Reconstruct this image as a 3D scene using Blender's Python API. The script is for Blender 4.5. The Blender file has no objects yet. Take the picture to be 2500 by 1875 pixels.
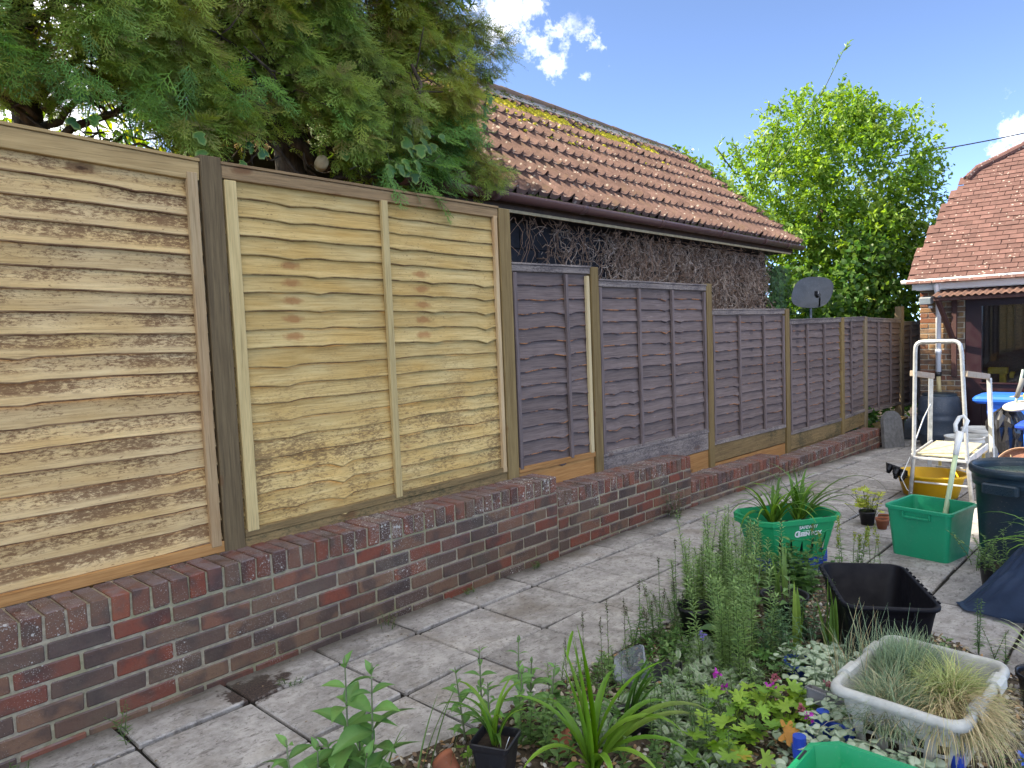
import bpy, math, random
import numpy as np
from mathutils import Vector, Matrix
random.seed(7); RNG = np.random.default_rng(7)
S = bpy.context.scene
COL = S.collection
R = math.radians

# ------------------------------------------------------------------ camera
PITCH, ROLL, AZ, EYE = R(4.1), R(2.3), R(43.0), 1.55
fwd = Vector((math.cos(AZ)*math.cos(PITCH), math.sin(AZ)*math.cos(PITCH), -math.sin(PITCH)))
rgt = Vector((math.sin(AZ), -math.cos(AZ), 0)); upv = rgt.cross(fwd)
cr = rgt*math.cos(ROLL) - upv*math.sin(ROLL); cu = upv*math.cos(ROLL) + rgt*math.sin(ROLL)
cd = bpy.data.cameras.new("camera"); cam = bpy.data.objects.new("camera", cd); COL.objects.link(cam)
cd.sensor_width = 36; cd.lens = 36*1800/2500; cd.clip_end = 2000; cd.clip_start = 0.02
M = Matrix((cr, cu, -fwd)).transposed().to_4x4(); M.translation = (0, 0, EYE)
cam.matrix_world = M; S.camera = cam

# ------------------------------------------------------------------ sun, sky, exposure
SUN = Vector((-0.62, 1.0, 1.14)).normalized()
ld = bpy.data.lights.new("sun", 'SUN'); ld.energy = 2.35; ld.angle = R(0.53); ld.color = (1.0, 0.95, 0.87)
so = bpy.data.objects.new("sun", ld); COL.objects.link(so)
so.rotation_euler = SUN.to_track_quat('Z', 'Y').to_euler()
W = bpy.data.worlds.new("World"); S.world = W; W.use_nodes = True
nt = W.node_tree; nt.nodes.clear()
wo = nt.nodes.new('ShaderNodeOutputWorld'); bg = nt.nodes.new('ShaderNodeBackground')
sky = nt.nodes.new('ShaderNodeTexSky'); sky.sky_type = 'NISHITA'; sky.sun_disc = False
sky.sun_elevation = math.asin(SUN.z); sky.sun_rotation = math.atan2(SUN.x, SUN.y)
sky.air_density = 0.25; sky.dust_density = 0.0; sky.ozone_density = 3.5; sky.altitude = 2500
bg.inputs[1].default_value = 0.15
tc = nt.nodes.new('ShaderNodeTexCoord')
# clouds: thin cumulus wisps in view, added clouds out of view, broken up by noise
def wnoise(scale, detail, rough):
    n = nt.nodes.new('ShaderNodeTexNoise'); n.inputs['Scale'].default_value = scale
    n.inputs['Detail'].default_value = detail; n.inputs['Roughness'].default_value = rough
    nt.links.new(tc.outputs['Generated'], n.inputs['Vector']); return n.outputs['Fac']
def wmath(op, a, b=None, c=None, clamp=False):
    n = nt.nodes.new('ShaderNodeMath'); n.operation = op; n.use_clamp = clamp
    for i, v in enumerate((a, b, c)):
        if v is None: continue
        if isinstance(v, (int, float)): n.inputs[i].default_value = v
        else: nt.links.new(v, n.inputs[i])
    return n.outputs[0]
puffs = None
cloud_rng = random.Random(21)
banks = [((.69, .62, .385), .055), ((.718, .592, .352), .035), ((.733, .597, .325), .022), ((.763, .552, .345), .028), ((.765, .566, .315), .018),
             ((.966, .150, .190), .040), ((.96, .06, .2), .06)]
for _ in range(26):      # unseen clouds added outside the view to brighten and neutralise the shade
    az_ = cloud_rng.uniform(R(70), R(355)); el_ = cloud_rng.uniform(R(12), R(80))
    banks.append(((math.cos(az_)*math.cos(el_), math.sin(az_)*math.cos(el_), math.sin(el_)), cloud_rng.uniform(.18, .36)))
for bi_, (d, w) in enumerate(banks):
    v = Vector(d).normalized()
    dn = nt.nodes.new('ShaderNodeVectorMath'); dn.operation = 'DISTANCE'
    nt.links.new(tc.outputs['Generated'], dn.inputs[0]); dn.inputs[1].default_value = v
    m = wmath('SUBTRACT', 1.0, wmath('DIVIDE', dn.outputs['Value'], w*1.5), clamp=True)
    if bi_ < 7: m = wmath('MULTIPLY', m, .62)      # the thin wisps above the roof and beside the house
    puffs = m if puffs is None else wmath('MAXIMUM', puffs, m)
nz = wmath('ADD', wmath('MULTIPLY', wnoise(20, 9, .68), .8), wmath('MULTIPLY', wnoise(9, 3, .5), .35))
cl = wmath('MULTIPLY', wmath('SUBTRACT', wmath('ADD', nz, wmath('MULTIPLY', puffs, .40)), .72), 2.0, clamp=True)
cl = wmath('MULTIPLY', cl, wmath('MULTIPLY', puffs, 3.0, clamp=True), clamp=True)
mx = nt.nodes.new('ShaderNodeMix'); mx.data_type = 'RGBA'
nt.links.new(wmath('MULTIPLY', cl, .92), mx.inputs[0]); nt.links.new(sky.outputs[0], mx.inputs[6]); mx.inputs[7].default_value = (7.2, 7.3, 7.5, 1)
nt.links.new(mx.outputs[2], bg.inputs[0]); nt.links.new(bg.outputs[0], wo.inputs[0])
S.view_settings.view_transform = 'Standard'; S.view_settings.look = 'None'
S.view_settings.exposure = 2.7;
S.view_settings.use_white_balance = True; S.view_settings.white_balance_temperature = 7700; S.view_settings.white_balance_tint = 8
S.view_settings.gamma = 1; S.view_settings.use_curve_mapping = False

# ------------------------------------------------------------------ helpers
GXS = [-60, 0, 2.4, 3.8, 5.4, 7.7, 10.9, 12.5, 14, 200]
GZS = [.02, .02, .005, -.013, -.035, -.10, -.265, -.33, -.36, -.45]
def gz(x): return float(np.interp(x, GXS, GZS))
def tag(o, label=None, cat=None, group=None, kind=None):
    if label: o['label'] = label
    if cat: o['category'] = cat
    if group: o['group'] = group
    if kind: o['kind'] = kind
    return o
def empty(name, loc, label, cat, group=None, rz=0):
    o = bpy.data.objects.new(name, None); COL.objects.link(o); o.location = loc; o.rotation_euler[2] = rz
    o.empty_display_size = .1
    return tag(o, label, cat, group)
def setp(o, parent):
    o.parent = parent
    o.matrix_parent_inverse = (Matrix.Translation(parent.location) @ parent.rotation_euler.to_matrix().to_4x4()).inverted()
def link(name, me, parent=None, loc=None, rot=None, seed=None):
    o = bpy.data.objects.new(name, me); COL.objects.link(o)
    if loc is not None: o.location = loc
    if rot is not None: o.rotation_euler = rot
    if parent is not None: setp(o, parent)
    if seed is not None: o['seed'] = float(seed)
    return o
def npmesh(name, V, F, mats, smooth=False, cols=None, midx=None):
    """V (n,3); F list of tuples or (m,k) array"""
    me = bpy.data.meshes.new(name)
    V = np.asarray(V, dtype=np.float32)
    if isinstance(F, np.ndarray):
        k = F.shape[1]; nf = F.shape[0]
        me.vertices.add(len(V)); me.vertices.foreach_set('co', V.ravel())
        me.loops.add(nf*k); me.loops.foreach_set('vertex_index', F.astype(np.int32).ravel())
        me.polygons.add(nf); me.polygons.foreach_set('loop_start', np.arange(0, nf*k, k, dtype=np.int32))
        me.polygons.foreach_set('loop_total', np.full(nf, k, dtype=np.int32))
        me.update(calc_edges=True)
    else:
        me.from_pydata(V.tolist(), [], F); me.update()
    for m in (mats if isinstance(mats, (list, tuple)) else [mats]): me.materials.append(m)
    if smooth: me.polygons.foreach_set('use_smooth', np.ones(len(me.polygons), dtype=bool))
    if midx is not None: me.polygons.foreach_set('material_index', np.asarray(midx, dtype=np.int32))
    if cols is not None:
        a = me.color_attributes.new('Col', 'FLOAT_COLOR', 'POINT')
        c = np.ones((len(V), 4), dtype=np.float32); c[:, :3] = cols
        a.data.foreach_set('color', c.ravel())
    return me
class MB:
    def __init__(s): s.V = []; s.F = []; s.I = []; s.mi = 0
    def add(s, V, F):
        b = len(s.V); s.V += [tuple(v) for v in V]; s.F += [tuple(b+i for i in f) for f in F]; s.I += [s.mi]*len(F); return s
    def box(s, c, d, rot=None, ch=0.0):
        x, y, z = d[0]/2, d[1]/2, d[2]/2; c = Vector(c)
        if ch <= 0:
            V = [Vector((a*x, b*y, e*z)) for a in (-1, 1) for b in (-1, 1) for e in (-1, 1)]
            F = [(0, 1, 3, 2), (4, 6, 7, 5), (0, 4, 5, 1), (2, 3, 7, 6), (0, 2, 6, 4), (1, 5, 7, 3)]
        else:
            V, F = chbox(x, y, z, ch)
        if rot is not None: V = [rot @ v for v in V]
        return s.add([v+c for v in V], F)
    def bar(s, a, b, w, h, up=(0, 0, 1), ch=0.0):
        a, b = Vector(a), Vector(b); d = b-a; L = d.length; d.normalize()
        u = Vector(up); sd = u.cross(d)
        if sd.length < 1e-4: u = Vector((0, 1, 0)); sd = u.cross(d)
        sd.normalize(); u = d.cross(sd)
        return s.box((a+b)/2, (L, w, h), Matrix((d, sd, u)).transposed(), ch)
    def tube(s, P, r, n=8, cap=True):
        P = [Vector(p) for p in P]; rs = r if isinstance(r, (list, tuple)) else [r]*len(P)
        prev = None; V = []; F = []
        for i, p in enumerate(P):
            d = (P[min(i+1, len(P)-1)]-P[max(i-1, 0)]).normalized()
            if prev is None:
                u = Vector((0, 0, 1)) if abs(d.z) < .9 else Vector((1, 0, 0))
                a = d.cross(u).normalized()
            else: a = (prev-d*prev.dot(d)).normalized()
            prev = a; b = d.cross(a)
            for k in range(n):
                t = 2*math.pi*k/n; V.append(p+(a*math.cos(t)+b*math.sin(t))*rs[i])
        for i in range(len(P)-1):
            for k in range(n):
                F.append((i*n+k, i*n+(k+1) % n, (i+1)*n+(k+1) % n, (i+1)*n+k))
        if cap: F += [tuple(range(n-1, -1, -1)), tuple((len(P)-1)*n+k for k in range(n))]
        return s.add(V, F)
    def lathe(s, prof, c=(0, 0, 0), n=24, closed=False):
        V = []; F = []
        for r, z in prof:
            for k in range(n):
                t = 2*math.pi*k/n; V.append((c[0]+r*math.cos(t), c[1]+r*math.sin(t), c[2]+z))
        m = len(prof)
        for i in range(m-1 if not closed else m):
            j = (i+1) % m
            for k in range(n): F.append((i*n+k, i*n+(k+1) % n, j*n+(k+1) % n, j*n+k))
        return s.add(V, F)
    def loft(s, rings, cap0=False, cap1=False):
        n = len(rings[0]); V = [p for r_ in rings for p in r_]; F = []
        for i in range(len(rings)-1):
            for k in range(n): F.append((i*n+k, i*n+(k+1) % n, (i+1)*n+(k+1) % n, (i+1)*n+k))
        if cap0: F.append(tuple(range(n-1, -1, -1)))
        if cap1: F.append(tuple((len(rings)-1)*n+k for k in range(n)))
        return s.add(V, F)
    def xform(s, m):
        s.V = [tuple(m @ Vector(v)) for v in s.V]; return s
    def mesh(s, name, mats, smooth=False):
        me = bpy.data.meshes.new(name); me.from_pydata(s.V, [], s.F)
        for m in (mats if isinstance(mats, (list, tuple)) else [mats]): me.materials.append(m)
        if smooth: me.polygons.foreach_set('use_smooth', [True]*len(me.polygons))
        if any(s.I): me.polygons.foreach_set('material_index', s.I)
        me.update(); return me
    def build(s, name, mats, parent=None, smooth=False, loc=None, rot=None, seed=None):
        return link(name, s.mesh(name, mats, smooth), parent, loc, rot, seed)
def chbox(x, y, z, c, jit=0.0):
    V = []; idx = {}
    for a in (-1, 1):
        for b in (-1, 1):
            for e in (-1, 1):
                j = Vector((random.uniform(-jit, jit), random.uniform(-jit, jit), random.uniform(-jit, jit)))
                for k, p in enumerate(((a*x, b*(y-c), e*(z-c)), (a*(x-c), b*y, e*(z-c)), (a*(x-c), b*(y-c), e*z))):
                    idx[(a, b, e, k)] = len(V); V.append(Vector(p)+j)
    F = []
    for sg in (-1, 1):
        F.append([idx[(sg, b, e, 0)] for b, e in ((-1, -1), (1, -1), (1, 1), (-1, 1))][::sg])
        F.append([idx[(a, sg, e, 1)] for a, e in ((-1, -1), (-1, 1), (1, 1), (1, -1))][::sg])
        F.append([idx[(a, b, sg, 2)] for a, b in ((-1, -1), (1, -1), (1, 1), (-1, 1))][::sg])
    for a in (-1, 1):
        for b in (-1, 1):
            f = [idx[(a, b, -1, 0)], idx[(a, b, 1, 0)], idx[(a, b, 1, 1)], idx[(a, b, -1, 1)]]; F.append(f if a*b < 0 else f[::-1])
            f = [idx[(a, -1, b, 0)], idx[(a, 1, b, 0)], idx[(a, 1, b, 2)], idx[(a, -1, b, 2)]]; F.append(f if a*b > 0 else f[::-1])
            f = [idx[(-1, a, b, 1)], idx[(1, a, b, 1)], idx[(1, a, b, 2)], idx[(-1, a, b, 2)]]; F.append(f if a*b < 0 else f[::-1])
            for e in (-1, 1):
                f = [idx[(a, b, e, 0)], idx[(a, b, e, 1)], idx[(a, b, e, 2)]]; F.append(f if a*b*e > 0 else f[::-1])
    return V, [tuple(f) for f in F]

# ------------------------------------------------------------------ materials
class N:
    def __init__(s, name, rough=.8, spec=.3):
        s.m = bpy.data.materials.new(name); s.m.use_nodes = True; s.t = s.m.node_tree; s.b = s.t.nodes['Principled BSDF']
        s.b.inputs['Roughness'].default_value = rough; s.b.inputs['Specular IOR Level'].default_value = spec
        s.geo = s.t.nodes.new('ShaderNodeNewGeometry'); s.tc = s.t.nodes.new('ShaderNodeTexCoord'); s.oi = s.t.nodes.new('ShaderNodeObjectInfo')
        s.pos = s.geo.outputs['Position']; s.obj = s.tc.outputs['Object']; s.rnd = s.oi.outputs['Random']
    def put(s, sock, v):
        if isinstance(v, (int, float)): sock.default_value = v
        elif isinstance(v, (tuple, list)): sock.default_value = (*v, 1) if (len(v) == 3 and len(sock.default_value) == 4) else v
        else: s.t.links.new(v, sock)
    def math(s, op, a, b=0.0, c=0.0, clamp=False):
        n = s.t.nodes.new('ShaderNodeMath'); n.operation = op; n.use_clamp = clamp
        s.put(n.inputs[0], a); s.put(n.inputs[1], b); s.put(n.inputs[2], c); return n.outputs[0]
    def scale(s, vec, sc, off=None):
        n = s.t.nodes.new('ShaderNodeMapping'); s.put(n.inputs['Vector'], vec); n.inputs['Scale'].default_value = sc
        if off is not None: s.put(n.inputs['Location'], off)
        return n.outputs[0]
    def comb(s, x, y, z):
        n = s.t.nodes.new('ShaderNodeCombineXYZ'); s.put(n.inputs[0], x); s.put(n.inputs[1], y); s.put(n.inputs[2], z); return n.outputs[0]
    def sep(s, v, i):
        n = s.t.nodes.new('ShaderNodeSeparateXYZ'); s.put(n.inputs[0], v); return n.outputs[i]
    def rvec(s, k=50.0):
        return s.comb(s.math('MULTIPLY', s.rnd, k), s.math('MULTIPLY', s.rnd, k*1.7), s.math('MULTIPLY', s.rnd, k*.6))
    def noise(s, vec, sc=5, det=4, ro=.55, dist=0.0):
        n = s.t.nodes.new('ShaderNodeTexNoise'); s.put(n.inputs['Vector'], vec); n.inputs['Scale'].default_value = sc
        n.inputs['Detail'].default_value = det; n.inputs['Roughness'].default_value = ro; n.inputs['Distortion'].default_value = dist
        return n.outputs['Fac']
    def vor(s, vec, sc=5, out='Distance', feat='F1', rnd=1.0):
        n = s.t.nodes.new('ShaderNodeTexVoronoi'); n.feature = feat; s.put(n.inputs['Vector'], vec); n.inputs['Scale'].default_value = sc
        n.inputs['Randomness'].default_value = rnd; return n.outputs[out]
    def ramp(s, fac, st, interp='LINEAR'):
        n = s.t.nodes.new('ShaderNodeValToRGB'); s.put(n.inputs[0], fac); e = n.color_ramp.elements; n.color_ramp.interpolation = interp
        while len(e) < len(st): e.new(0.5)
        for i, (p, c) in enumerate(st):
            e[i].position = p; e[i].color = (c, c, c, 1) if isinstance(c, (int, float)) else (*c, 1)
        return n.outputs[0]
    def mix(s, fac, a, b, mode='MIX'):
        n = s.t.nodes.new('ShaderNodeMix'); n.data_type = 'RGBA'; n.blend_type = mode
        s.put(n.inputs[0], fac); s.put(n.inputs[6], a); s.put(n.inputs[7], b); return n.outputs[2]
    def step(s, v, lo, hi): return s.ramp(v, [(lo, 0.0), (hi, 1.0)])
    def attr(s, name, typ='GEOMETRY', out='Color'):
        n = s.t.nodes.new('ShaderNodeAttribute'); n.attribute_name = name; n.attribute_type = typ; return n.outputs[out]
    def hsv(s, col, h=.5, sa=1.0, v=1.0):
        n = s.t.nodes.new('ShaderNodeHueSaturation'); s.put(n.inputs['Color'], col); s.put(n.inputs['Hue'], h); s.put(n.inputs['Saturation'], sa); s.put(n.inputs['Value'], v); return n.outputs[0]
    def out(s, col, bump=None, bs=.5, bd=.01, rough=None):
        s.put(s.b.inputs['Base Color'], col)
        if bump is not None:
            n = s.t.nodes.new('ShaderNodeBump'); s.put(n.inputs['Height'], bump); n.inputs['Strength'].default_value = bs; n.inputs['Distance'].default_value = bd
            s.t.links.new(n.outputs[0], s.b.inputs['Normal'])
        if rough is not None: s.put(s.b.inputs['Roughness'], rough)
        return s.m

def m_plastic(name, c, rough=.4, dirt=.25, spec=.45):
    n = N(name, rough, spec)
    d = n.noise(n.pos, 9, 6, .65); f = n.noise(n.pos, 70, 3, .6)
    dk = tuple(x*.55+.02 for x in c); col = n.mix(n.math('MULTIPLY', n.step(d, .45, .75), dirt*1.6, clamp=True), c, dk)
    col = n.mix(n.math('MULTIPLY', n.step(f, .6, .75), dirt, clamp=True), col, (.3, .28, .25))
    return n.out(col, f, .08, .002, rough=n.ramp(d, [(.3, rough*.8), (.7, min(1, rough*1.5))]))
def m_metal(name, c, rough=.4, metallic=.9):
    n = N(name, rough); n.b.inputs['Metallic'].default_value = metallic
    d = n.noise(n.pos, 14, 6, .65)
    return n.out(n.mix(n.step(d, .4, .7), c, tuple(x*.6 for x in c)), rough=n.ramp(d, [(.3, rough), (.7, min(1, rough*1.6))]))
def m_wood(name, light, dark, axis='x', stain=None, stain_amt=0.0, stain_zone=None, knot=(.14, .06, .025), orange=None, broad=None, rough=.8, knots=True, scr=0.0, gs=1.0, reg=None):
    """planks: grain along the axis; knots repeat from board to board as in boards sawn off one log"""
    n = N(name, rough, .2)
    sc = {'x': (2.2, 30, 42), 'z': (42, 42, 2.2)}[axis]
    seed = n.attr('seed', 'OBJECT', 'Fac')
    off = n.comb(n.math('MULTIPLY', seed, 3.7), 0.0, n.math('MULTIPLY', seed, 1.9))
    g = n.noise(n.scale(n.pos, sc, off), 1.0*gs, 5, .62, .6)
    g2 = n.noise(n.scale(n.pos, tuple(v*3 for v in sc), off), 1.0*gs, 3, .6)
    col = n.mix(n.step(g, .3, .72), light, dark)
    col = n.mix(n.math('MULTIPLY', n.step(g2, .46, .66), .5), col, tuple(x*.8 for x in dark))
    fl_ = n.noise(n.scale(n.pos, tuple(v*(1.6 if v < 3 else 5) for v in sc), off), 1.0, 2, .5)
    col = n.mix(n.math('MULTIPLY', n.step(fl_, .60, .66), .45), col, tuple(x*.5 for x in dark))
    b = n.noise(n.scale(n.pos, (1.3, 1.3, 3.2) if axis == 'x' else (3, 3, 1.0), off), 1.6, 3, .5)
    if broad: col = n.mix(n.step(b, .35, .7), col, broad, 'MULTIPLY')
    if knots:
        grp = n.attr('log', 'OBJECT', 'Fac')
        if axis == 'x':
            kv = n.comb(n.math('ADD', n.math('MULTIPLY', n.sep(n.obj, 0), 1.9), n.math('MULTIPLY', grp, 3.31)), n.math('MULTIPLY', n.math('ADD', n.sep(n.obj, 2), n.math('MULTIPLY', grp, .7)), 5.2), 0.0)
        else:
            kv = n.comb(n.math('MULTIPLY', n.sep(n.pos, 2), 2.6), n.math('MULTIPLY', n.sep(n.obj, 0), 9.0), 0.0)
        wob = n.noise(n.pos, 30, 2, .5)
        kd = n.math('ADD', n.vor(kv, 1.0), n.math('MULTIPLY', n.math('SUBTRACT', wob, .5), .10))
        ring = n.math('MULTIPLY', n.math('SINE', n.math('MULTIPLY', kd, 120)), n.ramp(kd, [(.1, 1.0), (.4, 0.0)]))
        col = n.mix(n.math('MULTIPLY', n.math('MAXIMUM', ring, 0.0), .30), col, dark)
        col = n.mix(n.math('MULTIPLY', n.ramp(kd, [(.09, 1.0), (.15, 0.0)]), .75), col, knot)
        col = n.mix(n.ramp(kd, [(.03, .8), (.055, 0.0)]), col, tuple(x*.35 for x in knot))
    if stain is not None:
        zl = n.sep(n.obj, 2)
        sp = n.noise(n.scale(n.pos, (34, 34, 100), off), 1.0, 7, .82, .3)
        big = n.noise(n.scale(n.pos, (1.6, 1.6, 9), off), 1.0, 4, .6)
        pat = n.noise(n.scale(n.pos, (6, 6, 2.0)), 1.0, 3, .55)
        a = n.math('ADD', n.math('MULTIPLY', sp, 1.3), n.math('ADD', n.math('MULTIPLY', big, .45), n.math('MULTIPLY', pat, .40)))
        a = n.math('ADD', a, n.math('MULTIPLY', n.math('SUBTRACT', n.rnd, .5), .10))
        a = n.math('MULTIPLY', a, .5); msk = n.step(a, .58-stain_amt*.5, .64-stain_amt*.5)
        if stain_zone: msk = n.math('MULTIPLY', msk, n.math('ADD', n.ramp(n.math('ADD', n.math('MULTIPLY', zl, 9.0), .5), [(stain_zone, .12), (stain_zone+.14, 1.0)]), 0.0, clamp=True))
        if reg:
            u = n.math('ADD', n.sep(n.pos, 2), n.math('MULTIPLY', n.math('SUBTRACT', n.noise(n.pos, 2.5, 2, .5), .5), .5))
            msk = n.math('MULTIPLY', msk, n.ramp(n.math('MULTIPLY', u, .5), [(reg[0]*.5, 1.0), (reg[1]*.5, 0.10)]))
        dot = n.math('MULTIPLY', n.step(n.noise(n.scale(n.pos, (45, 45, 130), off), 1.0, 2, .5), .655, .69), n.step(pat, .42, .6))
        msk = n.math('MAXIMUM', msk, n.math('MULTIPLY', dot, .8))
        col = n.mix(n.math('MULTIPLY', msk, .85), col, stain)
    if scr > 0:
        sn = n.noise(n.scale(n.pos, (9, 9, 130), off), 1.0, 4, .6); sb = n.noise(n.pos, 4.5, 3, .6)
        col = n.mix(n.math('MULTIPLY', n.math('MULTIPLY', n.step(sn, .6, .68), n.step(sb, .5, .65)), scr), col, (.32, .27, .25))
    if orange is not None:
        zl = n.sep(n.obj, 2)
        on = n.noise(n.scale(n.pos, (2.6, 2.6, 5), off), 1.0, 3, .6)
        e = n.math('ADD', n.math('MULTIPLY', zl, -9.0), n.math('MULTIPLY', on, 1.0))
        col = n.mix(n.math('MULTIPLY', n.step(n.math('MULTIPLY', e, .5), .46, .50), .8), col, orange)
    v = n.math('ADD', n.math('MULTIPLY', n.rnd, .26), .87)
    col = n.hsv(col, .5, 1.0, v)
    return n.out(col, n.math('ADD', g, n.math('MULTIPLY', g2, .5)), .5, .004)
m_fenceA = m_wood('wood_tan_stained', (.70, .52, .275), (.50, .34, .165), stain=(.145, .068, .032), stain_amt=.112, stain_zone=.30, broad=(.95, .87, .70))
m_fenceB = m_wood('wood_pale_green', (.68, .51, .235), (.48, .33, .125), stain=(.17, .10, .045), stain_amt=.095, broad=(.93, .80, .60), knot=(.33, .14, .05), reg=(.95, 1.55))
m_frameA = m_wood('wood_frame_pale', (.57, .42, .24), (.42, .29, .15), 'z', broad=(.9, .8, .75))
m_frameB = m_wood('wood_frame_yellow', (.58, .44, .21), (.44, .32, .14), 'z')
m_railA = m_wood('wood_rail_tan', (.54, .37, .17), (.36, .235, .10), 'x', knots=True)
m_railB = m_wood('wood_rail_brown', (.31, .20, .10), (.19, .12, .06), 'x')
m_raw = m_wood('wood_raw_orange', (.48, .25, .09), (.34, .155, .05), 'x', knots=True)
m_gravel_bd = m_wood('wood_gravel_board', (.30, .20, .085), (.17, .11, .05), 'x', stain=(.07, .06, .03), stain_amt=.08)
m_post = m_wood('wood_post_green_brown', (.19, .135, .070), (.10, .068, .036), 'z', gs=.8)
m_postB = m_wood('wood_post_yellow_brown', (.27, .19, .08), (.165, .105, .042), 'z', gs=.8)
m_postC = m_wood('wood_post_pale', (.25, .19, .12), (.16, .12, .07), 'z', gs=.8)
m_purple = m_wood('wood_painted_purple_grey', (.20, .150, .135), (.115, .085, .078), 'x', scr=.6, knot=(.05, .04, .045))
m_purplez = m_wood('wood_painted_batten', (.215, .165, .155), (.12, .09, .085), 'z', scr=.5, knots=False)
m_cap = m_wood('wood_cap_weathered', (.34, .28, .24), (.16, .13, .12), 'x', stain=(.09, .075, .075), stain_amt=.12)
m_strip = m_wood('wood_strip_raw_white', (.62, .50, .30), (.5, .38, .2), 'z', knots=False)

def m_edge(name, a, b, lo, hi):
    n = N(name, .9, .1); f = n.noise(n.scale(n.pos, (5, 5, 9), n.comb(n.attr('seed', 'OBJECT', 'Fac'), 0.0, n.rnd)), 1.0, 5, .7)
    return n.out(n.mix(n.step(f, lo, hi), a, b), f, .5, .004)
EDGE = {m_fenceA: m_edge('bark_lap_shade_tan', (.13, .07, .04), (.30, .19, .10), .4, .6), m_fenceB: m_edge('bark_lap_shade_yellow', (.17, .105, .05), (.36, .26, .11), .42, .58), m_purple: m_edge('scraped_edge_orange', (.06, .045, .05), (.45, .19, .08), .50, .60)}  # tan and yellow lips: real waney bark plus lap shadow deepened in colour
def m_brick(name, stops, lich=.5, rough=.85):
    n = N(name, rough, .2)
    base = n.ramp(n.rnd, stops)
    pv = n.scale(n.pos, (1, 1, 1), n.rvec())
    a = n.noise(pv, 14, 5, .65); b = n.noise(pv, 60, 4, .7); big = n.noise(n.pos, 2.2, 3, .5)
    ends = n.noise(pv, 7, 2, .5)
    col = n.mix(n.math('MULTIPLY', n.step(ends, .50, .62), .7), base, (.055, .042, .040))
    col = n.mix(n.math('MULTIPLY', n.step(a, .5, .72), .55), col, (.13, .085, .065))
    col = n.mix(n.math('MULTIPLY', n.step(b, .55, .75), .45), col, (.04, .032, .034))
    # green-grey algae and white lichen discs
    col = n.mix(n.math('MULTIPLY', n.step(n.noise(n.pos, 5, 4, .6), .48, .7), .22), col, (.16, .15, .10))
    up = n.sep(n.geo.outputs['Normal'], 2)
    col = n.mix(n.math('MULTIPLY', n.math('MULTIPLY', n.step(up, .3, .8), .6), n.step(n.noise(n.pos, 11, 5, .65), .36, .58)), col, (.20, .17, .175))
    vd = n.vor(n.pos, 36); thr = n.noise(n.pos, 6, 3, .6)
    few = n.ramp(n.math('MULTIPLY', n.sep(n.pos, 0), .1), [(.10, .10), (.30, 0.0)])
    sz = n.math('SUBTRACT', n.math('SUBTRACT', n.math('MULTIPLY', n.math('MULTIPLY', thr, big), 1.15), .30-lich*.14), few)
    sp = n.math('LESS_THAN', vd, sz)
    vd2 = n.vor(n.pos, 140); sp2 = n.math('LESS_THAN', vd2, n.math('ADD', sz, .13))
    col = n.mix(n.math('MULTIPLY', sp, .8), col, (.47, .45, .40)); col = n.mix(n.math('MULTIPLY', sp2, .55), col, (.42, .40, .36))
    v = n.math('ADD', n.math('MULTIPLY', n.rnd, .2), .9)
    return n.out(n.hsv(col, .5, 1.0, v), n.math('ADD', a, b), .6, .006)
RED = [(0, (.23, .068, .042)), (.12, (.19, .066, .045)), (.25, (.14, .080, .055)), (.4, (.095, .066, .056)), (.55, (.19, .108, .068)), (.7, (.155, .092, .060)), (.82, (.21, .074, .046)), (.93, (.085, .062, .055)), (1, (.18, .105, .062))]
REDC = [(0, (.24, .065, .038)), (.2, (.17, .06, .04)), (.4, (.14, .085, .06)), (.55, (.20, .075, .048)), (.7, (.13, .07, .05)), (.85, (.23, .07, .04)), (1, (.10, .06, .055))]
m_brk = m_brick('brick_stretcher', RED, .35); m_cop = m_brick('brick_coping', REDC, 1.25)
m_hbrk = m_brick('brick_house', [(0, (.20, .07, .04)), (.3, (.25, .15, .07)), (.5, (.13, .08, .06)), (.7, (.30, .19, .09)), (.85, (.16, .06, .04)), (1, (.22, .13, .07))], .1)
def m_mortar(name, c, alg=.5):
    n = N(name, .95, .1); a = n.noise(n.pos, 40, 5, .7); b = n.noise(n.pos, 4, 4, .6)
    col = n.mix(n.step(a, .35, .7), c, tuple(x*.55 for x in c)); col = n.mix(n.math('MULTIPLY', n.step(b, .48, .68), alg), col, (.24, .25, .10))
    return n.out(col, a, .8, .006)
m_mort = m_mortar('mortar', (.40, .345, .25)); m_hmort = m_mortar('house_mortar', (.42, .38, .30), .1)

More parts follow.
